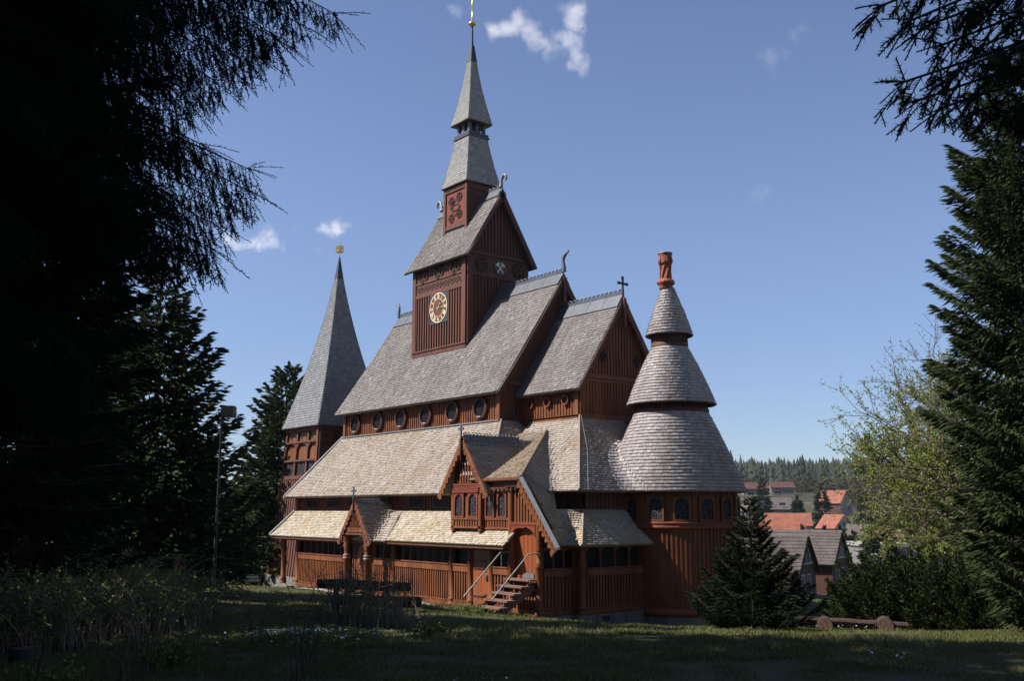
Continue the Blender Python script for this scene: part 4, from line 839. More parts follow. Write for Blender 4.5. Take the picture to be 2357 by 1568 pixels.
# lantern box
SX, SY = -13.75, YC
def sqprism(mb, prof, rot=0):    # prof: (half, z)
    vs = [(SX+sx*h, SY+sy*h, z) for h, z in prof for sx, sy in ((-1, -1), (1, -1), (1, 1), (-1, 1))]
    mb.add(vs, [(i*4+j, i*4+(j+1) % 4, (i+1)*4+(j+1) % 4, (i+1)*4+j) for i in range(len(prof)-1) for j in range(4)])
hb_ = .95
b = MB(); sqprism(b, [(hb_, 17.4), (hb_, 20.7)])
for (x, y) in ((-1, -1), (1, -1), (1, 1), (-1, 1)): b.box((SX+x*hb_-.09, SY+y*hb_-.09, 17.6), (SX+x*hb_+.09 if x > 0 else SX+x*hb_+.09, SY+y*hb_+.09, 20.6))
b.box((SX-hb_, SY-hb_-.07, 18.02), (SX+hb_, SY-hb_, 18.24)); b.box((SX-hb_, SY-hb_-.07, 20.0), (SX+hb_, SY-hb_, 20.5)); b.box((SX-hb_, SY-hb_-.10, 20.02), (SX+hb_, SY-hb_-.07, 20.08))
b.box((SX+hb_, SY-hb_, 20.0), (SX+hb_+.07, SY+hb_, 20.5)); b.build('lantern_base', M['redhi'], church)
b = MB(); b.box((SX-hb_+.15, SY-hb_-.04, 18.26), (SX+hb_-.15, SY-hb_-.005, 19.98)); b.build('carved_panel', M['redtrim'], church)
ornament(SX, 19.12, 1.05, 'panel', yy=SY-hb_-.045)
b = MB()
for i in range(12): x = SX-hb_+.15+i*(2*hb_-.3)/11; b.ring((x, SY-hb_-.075, 20.22), (1, 0, 0), (0, 0, 1), (0, -1, 0), .05, .085, .02, 8)
b.build('carved_frieze', M['carve'], church)
def sq_shingle(name, h0, z0, h1, z1, rows, m, seed, bow=0.0):
    for si, (ax, sg) in enumerate(((1, -1), (0, 1), (1, 1), (0, -1))):
        def f(t, ax=ax, sg=sg):
            h = h0+(h1-h0)*t-bow*4*t*(1-t); z = z0+(z1-z0)*t
            return np.array([(SX-h, SY+sg*h, z), (SX+h, SY+sg*h, z)]) if ax == 1 else np.array([(SX+sg*h, SY-h, z), (SX+sg*h, SY+h, z)])
        shingles(name, f, rows, M[m], church, w=.125, thick=.009, seed=seed+si, out=(SX, SY, (z0+z1)/2), board=.05, shape='round', jit=.8)
sq_shingle('lower_spire', 1.13, 20.35, .62, 23.08, 21, 'shT', 30, bow=.035)
b = MB(); sqprism(b, [(.5, 20.34), (1.12, 20.34)]); b.build('spire_soffit', M['redhi'], church)
b = MB(); sqprism(b, [(.55, 23.0), (.60, 23.02), (.70, 23.05), (.70, 23.14), (.63, 23.17), (.66, 23.2), (.66, 23.30), (.3, 23.31)]); b.build('lantern_cornice', M['lead'], church); b = MB()
for (x, y) in ((-1, -1), (1, -1), (1, 1), (-1, 1), (0, -1), (1, 0), (0, 1), (-1, 0)): b.box((SX+x*.46-.08, SY+y*.46-.08, 23.3), (SX+x*.46+.08, SY+y*.46+.08, 23.98))
b.box((SX-.3, SY-.3, 23.3), (SX+.3, SY+.3, 23.95)); sqprism(b, [(.4, 23.86), (.78, 23.86)]); b.build('lantern_gallery', M['lead'], church)
sq_shingle('upper_spire', .80, 23.88, .185, 27.55, 29, 'shT', 36, bow=.06)
b = MB(); sqprism(b, [(.2, 27.5), (.20, 27.56), (.09, 28.5)]); b.tube([(SX, SY, 28.3), (SX, SY, 29.75)], [.085, .05], n=10); b.build('spire_cap', M['leaddark'], church)
b = MB(); b.lathe((SX, SY, 29.62), [(0, 0), (.10, .03), (.2, .09), (.225, .15), (.2, .2), (.10, .26), (.04, .28), (.035, 1.2), (.06, 1.25), (.06, 1.35), (.03, 1.45), (.03, 2.1)], 18); b.build('gilded_finial', M['gold'], church)

# ================================================================ stairs
st = empty('wooden_stairs', (-.4, -1.2, 0), 'short open wooden stairs with pipe handrails leading up to the raised door of the church', 'stairs')
for i in range(5):
    y1 = -.02-.34*i if i else 0; z = 1.12-.215*i; yb = -.06-.335*i
    b = MB(); b.box((-1.42+.02*i, yb-.42, z-.055), (-.02+.02*i, yb-(.0 if i == 0 else .04), z)); b.build('tread', M['step'], st)
    if i < 4:
        for x in (-1.25, -.25): 
            b = MB(); b.box((x, yb-.33, z-.055-.16), (x+.09, yb-.22, z-.056)); b.build('riser_block', M['step'], st)
b = MB()
for x in (-1.3, -.2): b.prism([(x, -.2, .98), (x, -.05, .78), (x, -1.62, -.12), (x, -1.86, .12)], (.05, 0, 0))
b.build('stringer', M['step'], st)
for (x, ys) in ((-1.5, -.55), (.02, -.50)):
    b = MB(); b.tube([(x, -2.15+(ys+.55), .55), (x, ys, 2.0), (x, 0.0, 2.02)], .026, n=8); b.tube([(x, -1.6, .0), (x, -1.6, 1.05)], .012, n=6); b.tube([(x, ys+.05, 1.0), (x, ys+.05, 1.98)], .012, n=6); b.build('handrail', M['steel'], st)

# ================================================================ bell tower
BX, BY = -26.97, 6.56
bt = empty('bell_tower', (BX, BY, -.4), 'detached red timber bell tower with tall grey pyramid spire, left of the church', 'bell tower')
def bq(h, z): return [(BX-h, BY-h, z), (BX+h, BY-h, z), (BX+h, BY+h, z), (BX-h, BY+h, z)]
def bface(b, h0, z0, h1, z1, d=.0, faces=(0, 1, 2, 3)):
    A = bq(h0+d, z0); B = bq(h1+d, z1)
    for i in faces: b.add([A[i], A[(i+1) % 4], B[(i+1) % 4], B[i]], [(0, 1, 2, 3)])
hz = lambda z: 2.72+(2.08-2.72)*((z+.3)/8.6)**.8 if z > -.3 else 2.72
b = MB()
zs = np.linspace(-.3, 5.35, 8)
for a, c in zip(zs[:-1], zs[1:]): bface(b, hz(a), a, hz(c), c)
for fi in (0, 1):
    for i in range(16):
        u = -1+2*(i+.5)/16; P = []
        for z in zs: h = hz(z)+.0; P.append((BX+u*h, BY-h, z) if fi == 0 else (BX+h, BY+u*h, z))
        for p, q in zip(P[:-1], P[1:]):
            w = np.array([.10, 0, 0]) if fi == 0 else np.array([0, .10, 0]); o = np.array([0, -.04, 0]) if fi == 0 else np.array([.04, 0, 0]); p = np.array(p)-w/2; q = np.array(q)-w/2
            b.prism([p, p+w, q+w, q], o)
for sx, sy in ((-1, -1), (1, -1), (1, 1)):
    for a, c in zip(zs[:-1], zs[1:]): b.prism([(BX+sx*hz(a)-.1, BY+sy*hz(a)-.08, a), (BX+sx*hz(a)+.1, BY+sy*hz(a)-.08, a), (BX+sx*hz(c)+.1, BY+sy*hz(c)-.08, c), (BX+sx*hz(c)-.1, BY+sy*hz(c)-.08, c)], (0, .16, 0))
b.build('tower_wall', M['redhi'], bt)
b = MB(); h5, h8 = hz(5.35), 2.08
bface(b, h5-.16, 5.35, h8-.12, 8.4)
b.build('belfry_core', M['red'], bt)
b = MB()
for z, t_ in ((5.30, .22), (6.35, .12), (7.45, .12), (8.15, .2)):
    h = hz(z)+.03; b.box((BX-h, BY-h-.02, z), (BX+h, BY-h+.25, z+t_)); b.box((BX+h-.25, BY-h+.25, z), (BX+h+.02, BY+h, z+t_))
def lerpz(u, z): h = hz(z); return h
for i in range(4):
    u = -1+2*i/3
    for fi in (0, 1):
        a, c = hz(5.4), hz(8.4); w = .09
        if fi == 0: b.prism([(BX+u*a-w, BY-a, 5.4), (BX+u*a+w, BY-a, 5.4), (BX+u*c+w, BY-c, 8.4), (BX+u*c-w, BY-c, 8.4)], (0, .2, 0))
        else: b.prism([(BX+a, BY+u*a-w, 5.4), (BX+a, BY+u*a+w, 5.4), (BX+c, BY+u*c+w, 8.4), (BX+c, BY+u*c-w, 8.4)], (-.2, 0, 0))
for i in range(3):
    u = -1+2*(i+.5)/3; h = hz(7)
    for fi in (0, 1):
        for j in range(2):   # balusters of the sound openings
            uu = u+(-.11 if j == 0 else .11); p = (BX+uu*h, BY-h+.1) if fi == 0 else (BX+h-.1, BY+uu*h)
            b.lathe((p[0], p[1], 5.5), [(.05, 0), (.08, .08), (.045, .2), (.06, .5), (.10, .7), (.05, .85)], 8)
        r = h/3-.12     # arch spandrels
        c = np.array([BX+u*h, BY-h+.02, 7.0]) if fi == 0 else np.array([BX+h-.02, BY+u*h, 7.0]); t = np.array([1., 0, 0]) if fi == 0 else np.array([0, 1., 0]); o = np.array([0, .08, 0]) if fi == 0 else np.array([-.08, 0, 0])
        arc = [c+t*r*math.cos(a)+np.array([0, 0, .1+r*.6*math.sin(a)]) for a in np.linspace(0, math.pi, 9)]
        b.prism(arc+[c-t*r+[0, 0, .46], c+t*r+[0, 0, .46]], o)
b.build('belfry_frame', M['redhi'], bt)
for i in range(6):
    u = -1+2*(i+.5)/6; h = hz(7.8)-.13
    b = MB(); b.disc((BX+u*h, BY-h-.004, 7.8), (1, 0, 0), (0, 0, 1), .15, (0, -.01, 0), 16); b.build('sound_hole', M['black'], bt)
    b = MB(); b.disc((BX+h+.004, BY+u*h, 7.8), (0, 1, 0), (0, 0, 1), .15, (.01, 0, 0), 16); b.build('sound_hole', M['black'], bt)
for i in range(3):
    u = -1+2*(i+.5)/3; h = hz(5.9)-.13
    b = MB(); b.box((BX+u*h-.5, BY-h-.012, 5.5), (BX+u*h+.5, BY-h-.004, 6.34)); b.build('sound_opening', M['black'], bt)
    b = MB(); b.box((BX+h+.004, BY+u*h-.5, 5.5), (BX+h+.012, BY+u*h+.5, 6.34)); b.build('sound_opening', M['black'], bt)
b = MB(); bface(b, 2.95, -1.3, 2.80, -.30); b.add(bq(2.80, -.30), [(0, 1, 2, 3)]); b.build('stone_base', M['stone'], bt)
SXs, SYs = SX, SY; SX, SY = BX, BY
church_keep = church; church = bt
def bow_sq(name, h0, z0, h1, z1, rows, m, seed):
    sq_shingle(name, h0, z0, h1, z1, rows, m, seed, bow=.22)
sq_w = .16
for si, (ax, sg) in enumerate(((1, -1), (0, 1), (1, 1), (0, -1))):
    def f(t, ax=ax, sg=sg):
        h = 2.36+(.19-2.36)*t-.20*4*t*(1-t); z = 8.38+(17.85-8.38)*t
        return np.array([(SX-h, SY+sg*h, z), (SX+h, SY+sg*h, z)]) if ax == 1 else np.array([(SX+sg*h, SY-h, z), (SX+sg*h, SY+h, z)])
    shingles('spire_roof', f, 62, M['shS'], bt, w=.17, thick=.010, jit=.8, seed=50+si, out=(SX, SY, 12), board=.05)
b = MB(); sqprism(b, [(1.5, 8.36), (2.34, 8.36)]); b.build('eaves_soffit', M['redhi'], bt)
b = MB(); sqprism(b, [(.21, 17.8), (.19, 17.95), (.025, 19.25)]); b.build('spire_cap', M['leaddark'], bt)
b = MB(); zc = 19.72; s = .17
b.tube([(BX, BY, 19.1), (BX, BY, 20.15)], .025, n=6)
for a in (-1, 1):
    for c in (-1, 1): b.tube([(BX+a*s, BY+c*s, zc-s), (BX+a*s, BY+c*s, zc+s)], .032, n=4); b.tube([(BX-s, BY+a*s, zc+c*s), (BX+s, BY+a*s, zc+c*s)], .032, n=4); b.tube([(BX+a*s, BY-s, zc+c*s), (BX+a*s, BY+s, zc+c*s)], .032, n=4)
    b.ring((BX, BY+a*s, zc), (1, 0, 0), (0, 0, 1), (0, 1, 0), .105, .165, .03, 20); b.ring((BX+a*s, BY, zc), (0, 1, 0), (0, 0, 1), (1, 0, 0), .105, .165, .03, 20)
b.build('cube_finial', M['gold'], bt)
church = church_keep; SX, SY = SXs, SYs
# ================================================================ ground
CP = np.array([(26.75, -22.75, 1.9, 5), (30, -26, 2.0, 6), (21.9, -12.2, 1.72, 5), (20, -8, 1.5, 4), (14.7, -12.9, 1.42, 4), (18, -17, 1.7, 4), (7.6, -7, .80, 3.5), (5.8, -15.8, 1.10, 4), (9, -10, 1.0, 3.5),
               (12.5, -4, .65, 3.5), (2, -3.4, .22, 2.5), (0, -1.5, -.16, 1.6), (-5, -1, -.18, 1.6), (-10, -1, -.2, 1.6), (-15, -1, -.16, 1.8), (-20, -1.5, -.22, 2), (-25, 1, -.5, 3), (-30, 5, -.9, 4), (-27, 0, -.5, 3),
               (.6, .8, -.32, 1.0), (1.2, 2.2, -.68, 1.3), (3, 4, -.82, 2), (6, -2.5, .12, 2), (4.5, -.2, -.22, 2), (2, -.8, -.2, 1.3), (4.5, 8, -.95, 3), (8, 9, -.35, 3), (10.4, 1.6, .14, 2), (9.7, -1, .18, 2), (12.5, 3, .10, 2), (16, 5, .35, 3), (16, -2, .8, 3), (22, 0, 1.4, 4),
               (-10.8, -7.1, .45, 3), (-4, -6, .35, 3), (-2, -10, .75, 3.5), (-16, -5, .12, 3), (-12, -14, 1.0, 5), (0, -18, 1.3, 5), (-9, 7, -.3, 4), (-17, 8, -.4, 4), (10, 14, -1.0, 4), (22, 12, .2, 5)])
FZ = ([-60, 42, 52, 66, 90, 120, 200, 250, 330, 420, 520, 650, 800, 1600], [-.6, -.7, -1.6, -2.7, -4.6, -6.2, -5.5, -1.2, 4.2, 9.5, 14, 20, 22, 20])
def gz_near(x, y):
    x = np.asarray(x, float); y = np.asarray(y, float); sh = x.shape; x = x.ravel(); y = y.ravel()
    d2 = (x[:, None]-CP[:, 0])**2+(y[:, None]-CP[:, 1])**2; w = np.exp(-d2/(2*CP[:, 3]**2))+1e-6/(1+d2)
    z = (w*CP[:, 2]).sum(1)/w.sum(1)
    z += .035*np.sin(x*1.3+y*.7)*np.sin(y*1.1-x*.4)+.02*np.sin(x*3.1)*np.sin(y*2.7)
    return z.reshape(sh)
def ground_z(x, y):
    x = np.asarray(x, float); y = np.asarray(y, float)
    d = (x-CAM[0])*FH[0]+(y-CAM[1])*FH[1]; l = (x-CAM[0])*RT[0]+(y-CAM[1])*RT[1]
    r = np.sqrt((x-10)**2+(y+5)**2); k = np.clip((r-24)/22, 0, 1); k = k*k*(3-2*k)
    dd = np.maximum(d, 0); fz = np.interp(np.where(d > 0, dd, 42), FZ[0], FZ[1])
    fz = fz+1.2*np.sin(l*.021+d*.013)*np.clip((dd-120)/200, 0, 1)-np.clip(-(l)/60, 0, 1)*0
    return gz_near(x, y)*(1-k)+np.where(d > 0, fz, 1.5)*k
def at(px, py, d):         # point of the place d metres in front of the viewpoint in a given direction
    return CAM+(FW+RT*(px-1178.5)/2268.+UP*(784.-py)/2268.)*d
def onground(px, d):
    p = at(px, 1175, d); return np.array([p[0], p[1], float(ground_z(p[0], p[1]))])
def grid_mesh(name, d0, d1, nd, l0, l1, nl, m, power=1.0, dz=0.0, hole=None):
    D = d0+(d1-d0)*np.linspace(0, 1, nd)**power; U = np.linspace(-1, 1, nl); U = np.sign(U)*np.abs(U)**1.0
    DD, UU = np.meshgrid(D, U, indexing='ij'); w = l0+(l1-l0)*(DD-d0)/(d1-d0); LL = UU*w
    X = CAM[0]+FH[0]*DD+RT[0]*LL; Y = CAM[1]+FH[1]*DD+RT[1]*LL; Z = ground_z(X, Y)+dz
    i = np.arange(nd*nl).reshape(nd, nl); F = np.stack([i[:-1, :-1], i[:-1, 1:], i[1:, 1:], i[1:, :-1]], -1).reshape(-1, 4)
    return np_mesh(name, np.stack([X, Y, Z], -1).reshape(-1, 3), [F], m, smooth=True)
tag(grid_mesh('ground', -40, 62, 200, 75, 75, 260, M['ground']), kind='structure')
tag(grid_mesh('valley', 58, 1500, 130, 90, 1500, 160, M['farland'], power=1.6, dz=-.06), kind='structure')
# gravel path in front of the bell tower, laid over the turf
P = [(-45, -3.5), (-32, -1.2), (-24, -1.3), (-19.5, -.75), (-14.5, -.62), (-9.5, -.85), (-5.5, -.55)]; Wd = [.9, .85, .8, .55, .35, .45, .15]
vs = []; 
PS = np.array(P); tt = np.linspace(0, len(P)-1, 70); cxs = np.interp(tt, range(len(P)), PS[:, 0]); cys = np.interp(tt, range(len(P)), PS[:, 1]); ww = np.interp(tt, range(len(P)), Wd)
for i in range(70):
    for u in np.linspace(-1, 1, 5): x, y = cxs[i], cys[i]+u*ww[i]*(1+.12*math.sin(i*1.7+u)); vs.append((x, y, float(ground_z(x, y))+.025*(1-abs(u)**3)+.004))
i = np.arange(350).reshape(70, 5); F = np.stack([i[:-1, :-1], i[:-1, 1:], i[1:, 1:], i[1:, :-1]], -1).reshape(-1, 4)
tag(np_mesh('path', vs, [F], M['gravel'], smooth=True), kind='structure')

# ================================================================ grass
rng = np.random.default_rng(11)
def inside_church(x, y):
    return ((x > -20) & (x < .45) & (y > -.1) & (y < 14)) | ((x+.05)**2+(y-7.05)**2 < 6.3)
def blades(n, d0, d1, h0, h1, w, name, m, lmin=-1.0, lmax=1.0, seed=1, clump=True, keep=None):
    r = np.random.default_rng(seed); d = np.exp(r.uniform(math.log(d0), math.log(d1), n)); l = r.uniform(lmin, lmax, n)*d*.56
    x = CAM[0]+FH[0]*d+RT[0]*l; y = CAM[1]+FH[1]*d+RT[1]*l
    q = np.sin(x*2.3+np.sin(y*1.9)*2)*np.sin(y*2.1+np.sin(x*1.3)*2); q2 = np.sin(x*.7+1)*np.sin(y*.8+2)
    ok = (~inside_church(x, y)) & (r.uniform(0, 1, n) < .72+.25*q+.12*q2) & ~((y > -1.9) & (x < -8) & (y < 0))
    if keep is not None: ok &= keep(x, y)
    x, y, d, q, q2 = x[ok], y[ok], d[ok], q[ok], q2[ok]; n = len(x); z = ground_z(x, y)-.01
    h = r.uniform(h0, h1, n)*(1+.55*q+.3*q2); a = r.uniform(0, 2*math.pi, n); ww = w*(1+d/14)*r.uniform(.6, 1.2, n)
    b0 = np.stack([x-np.cos(a)*ww, y-np.sin(a)*ww, z], 1); b1 = np.stack([x+np.cos(a)*ww, y+np.sin(a)*ww, z], 1)
    le = r.normal(0, .55, (n, 2))*h[:, None]; t = np.stack([x+le[:, 0], y+le[:, 1], z+h], 1)
    V = np.stack([b0, b1, t], 1).reshape(-1, 3); G = np.arange(3*n).reshape(-1, 3)
    return np_mesh(name, V, [G], m, rnd=np.clip(r.uniform(0, 1, n)*.75+.2*q2+.1, 0, 1))
tag(blades(420000, 8.5, 46, .025, .085, .0042, 'grass', M['grass'], seed=3), label='short tussocky grass covering the shaded lawn', kind='stuff')

# ================================================================ foliage tools
def kites(P, D, W, L, name, m, parent, rnd, up=None, seed=0):
    """kite-shaped sprays: base P, direction D (unit), half width W, length L"""
    r = np.random.default_rng(seed); n = len(P); k = r.normal(0, 1, (n, 3)); s = np.cross(D, k); s /= np.linalg.norm(s, axis=1)[:, None]+1e-9
    nn = np.cross(s, D); W = np.broadcast_to(W, (n,)); L = np.broadcast_to(L, (n,))
    mid = P+D*(L*.38)[:, None]+nn*(L*.05)[:, None]
    V = np.stack([P, mid-s*W[:, None], P+D*L[:, None], mid+s*W[:, None]], 1).reshape(-1, 3); G = np.arange(4*n).reshape(-1, 4)
    return np_mesh(name, V, [G], m, parent, rnd)
def spruce(px, d, H, Rr, label, m='needleB', seed=0, group=None, spray=.34, sw=.05, dens=9.0, whorls=None, cat='tree', base=None, pow_=.85, hang=.8, up=.35, z0f=.04, name='spruce_tree', trunk_r=None, skirt=1.0):
    r = np.random.default_rng(seed); g = onground(px, d) if base is None else np.array(base, float)
    t = empty(name, g, label, cat, group)
    b = MB(); tr = trunk_r or H*.014; zs = np.linspace(0, 1, 7); b.tube([g+[.02*H*math.sin(3*q+seed)*.3, .01*H*math.cos(2*q), q*H-.15] for q in zs], [tr*(1-q)**.8+.012 for q in zs], n=8); b.build('trunk', M['bark'], t)
    P = []; Dv = []; LL = []; limbs = MB(); W_ = whorls or int(H*2.6); nb_ = 9
    for i in range(W_):
        f = (i+r.uniform(-.3, .3))/W_; f = min(max(f, 0), .985); z = H*(z0f+(1-z0f)*f); Lb0 = Rr*(1-f)**pow_*min(1, skirt+f*2)+.10
        for k in range(nb_ if f < .8 else 6):
            az = 2*math.pi*(k/nb_)+r.uniform(-.35, .35)+i*1.3; Lb = Lb0*r.uniform(.72, 1.12); a = (-.42+1.1*f)*r.uniform(.8, 1.2); bb = .18+up*(1-f)*.6
            e = np.array([math.cos(az), math.sin(az), 0]); sd = np.array([-e[1], e[0], 0])
            ns = max(6, int(Lb*dens*(3.2 if f < .9 else 4.5))); s = r.uniform(.10, 1, ns)**.75
            pos = g+np.array([0, 0, z])+e*(Lb*s)[:, None]+np.array([0, 0, 1.])*(Lb*(a*s+bb*s**2.2))[:, None]
            side = np.sign(r.uniform(-1, 1, ns)); spread = Lb*.16*(1-s*.55)*np.abs(r.normal(0, 1, ns))
            pos = pos+sd*(side*spread)[:, None]; pos[:, 2] -= spread*.35
            dv = e*(.55+.5*s)[:, None]+sd*(side*r.uniform(.1, .8, ns))[:, None]+np.array([0, 0, 1.])*(-hang*(1.15-s*.9)*r.uniform(.4, 1.4, ns)+.12+.3*f)[:, None]
            P.append(pos); Dv.append(dv); LL.append(spray*r.uniform(.6, 1.25, ns)*(1-.25*s)*(.6+.4*min(1, Lb/1.0)))
            if Lb > .35:
                q = np.linspace(0, .95, 5); limbs.tube([g+np.array([0, 0, z])+e*Lb*v+np.array([0, 0, Lb*(a*v+bb*v**2.2)]) for v in q], [max(.006, .012*Lb*(1-v)+.004) for v in q], n=3, cap=False)
    tipn = 14; P.append(g+np.array([0, 0, 1.])*(H-.45*r.uniform(0, 1, tipn))[:, None]); Dv.append(np.stack([r.normal(0, .35, tipn), r.normal(0, .35, tipn), np.ones(tipn)], 1)); LL.append(np.full(tipn, spray*.7))
    P = np.concatenate(P); Dv = np.concatenate(Dv); LL = np.concatenate(LL); Dv /= np.linalg.norm(Dv, axis=1)[:, None]
    cl = .5+.5*np.sin(P[:, 0]*2.1+seed)*np.sin(P[:, 2]*2.6)*np.sin(P[:, 1]*2.3)
    kites(P, Dv, LL*sw/.34*(.9), LL, 'crown', M[m], t, np.clip(r.uniform(0, 1, len(P))*.6+.4*cl, 0, 1), seed=seed+1)
    limbs.build('branches', M['bark'], t)
    return t
# ================================================================ far wood on the hill
M['needleH'] = mat('hill_spruce', (.014, .022, .014), (.022, .030, .018), scale=.05, rough=.9, rnd=.6, rcols=[(.010, .016, .011), (.018, .026, .015), (.045, .052, .024)])
r = np.random.default_rng(77); N_ = 8500
dd = r.uniform(430, 900, N_); ll = r.uniform(60, 560, N_); 
xs = CAM[0]+FH[0]*dd+RT[0]*ll; ys = CAM[1]+FH[1]*dd+RT[1]*ll; keep = (dd > 560+30*np.sin(ll*.02)) | (r.uniform(0, 1, N_) < .20)
xs, ys, dd = xs[keep], ys[keep], dd[keep]; zs = ground_z(xs, ys); hh = np.clip(r.normal(14, 2.4, len(xs)), 8, 19)
V = []; G = []; rr = []; n = 0
for x, y, z, h in zip(xs, ys, zs, hh):
    rad = h*r.uniform(.15, .22); ti = 4; a0 = r.uniform(0, 6); c = r.uniform(0, 1)
    for k in range(ti):
        zb = z+h*(.08+.23*k); zt = z+min(h, h*(.08+.23*k)+h*.36); rb = rad*(1-k/ti*.82); m_ = 6
        for j in range(m_): a = a0+k+2*math.pi*j/m_; q = rb*r.uniform(.6, 1.2); V.append((x+q*math.cos(a), y+q*math.sin(a), zb-r.uniform(0, .05)*h))
        V.append((x, y, zt if k < ti-1 else z+h)); G += [(n+j, n+(j+1) % m_, n+m_) for j in range(m_)]; rr += [c*.7+.3*r.uniform()]*m_; n += m_+1
tag(np_mesh('hill_forest', V, [np.array(G)], M['needleH'], rnd=rr), label='dense dark spruce wood along the crest of the far hill', kind='stuff')
# budding brownish broadleaf scrub on the slope
def blob_leaves(c, rx, rz, n, ls, seed, r=None):
    r = np.random.default_rng(seed); u = r.normal(0, 1, (n, 3)); u /= np.linalg.norm(u, axis=1)[:, None]; q = r.uniform(.35, 1, n)**.5
    P = np.array(c)+u*q[:, None]*np.array([rx, rx, rz]); P += .22*rx*np.sin(P*2.2/ rx*3+seed); D = u+r.normal(0, .6, (n, 3)); D /= np.linalg.norm(D, axis=1)[:, None]
    return P, D
M['scrub'] = mat('budding_scrub', (.070, .055, .040), (.075, .075, .038), scale=.05, rough=.9, rnd=.6, rcols=[(.04, .034, .026), (.07, .056, .042), (.075, .085, .036)], spec=.05)
PP = []; DDv = []; r = np.random.default_rng(5)
HP = [(1812, 205), (1797, 165), (1920, 210), (1922, 300), (1765, 315), (1727, 305), (1745, 400), (1800, 395), (2080, 150), (2185, 130)]
for i in range(560):
    d_ = r.uniform(240, 600); l_ = d_*r.uniform(.20, .56); px_ = 1178.5+l_/d_*2268
    if any(abs(px_-a_) < 62 and d_ < b_+12 for a_, b_ in HP): continue
    x = CAM[0]+FH[0]*d_+RT[0]*l_; y = CAM[1]+FH[1]*d_+RT[1]*l_; h = r.uniform(3.0, 7); z = float(ground_z(x, y))
    p, q = blob_leaves((x, y, z+h*.5), h*.55, h*.5, 210, 1, i); PP.append(p); DDv.append(q)
PP = np.concatenate(PP); DDv = np.concatenate(DDv)
o = kites(PP, DDv, .22, .95, 'hillside_scrub', M['scrub'], None, r.uniform(0, 1, len(PP))*.6+.4*(.5+.5*np.sin(PP[:, 0]*.05)), seed=4); tag(o, label='brownish budding scrub and bushes on the village hillside', kind='stuff')
# village trees one can tell apart
VT = [(1757, 300, 10.5, 2.2), (1837, 260, 7.5, 1.9), (1893, 240, 11, 2.6), (1991, 250, 9, 2.4), (1843, 160, 6.3, 1.7), (1772, 150, 6.0, 1.9), (1930, 150, 6.6, 2.2), (1962, 140, 6.0, 1.8), (2130, 170, 7, 2.4), (2020, 95, 7.6, 2.7), (1745, 175, 6, 1.6), (1895, 170, 6, 1.5), (2075, 210, 6.0, 2.0), (2175, 240, 7.0, 2.4)]
VL = ['tall dark conifer beside the brown terraced houses on the far slope', 'dark conifer right of the grey roofed lodge on the far slope', 'tall dark conifer left of the white fronted gable house', 'dark conifer right of the white fronted gable house', 'small conifer in front of the red roofed row of white windows', 'bushy conifer above the top of the young spruce', 'dark conifer right of the small orange gable roof', 'slim conifer behind the brown house wing', 'yellow green tree left of the flat roofed box building', 'broad dark conifer between the brown house and the flat roofed building', 'conifer just right of the apse roof', 'conifer right of the orange barn roof', 'conifer below the bare tree in the valley', 'conifer behind the long orange roof']
for i, ((px, d, H, Rr), lb) in enumerate(zip(VT, VL)):
    spruce(px, d, H, Rr, lb, m='needleB', seed=100+i, spray=.9+d*.0035, sw=.085, dens=1.5, whorls=14, group='conifers among the village houses', hang=.5, z0f=.02)
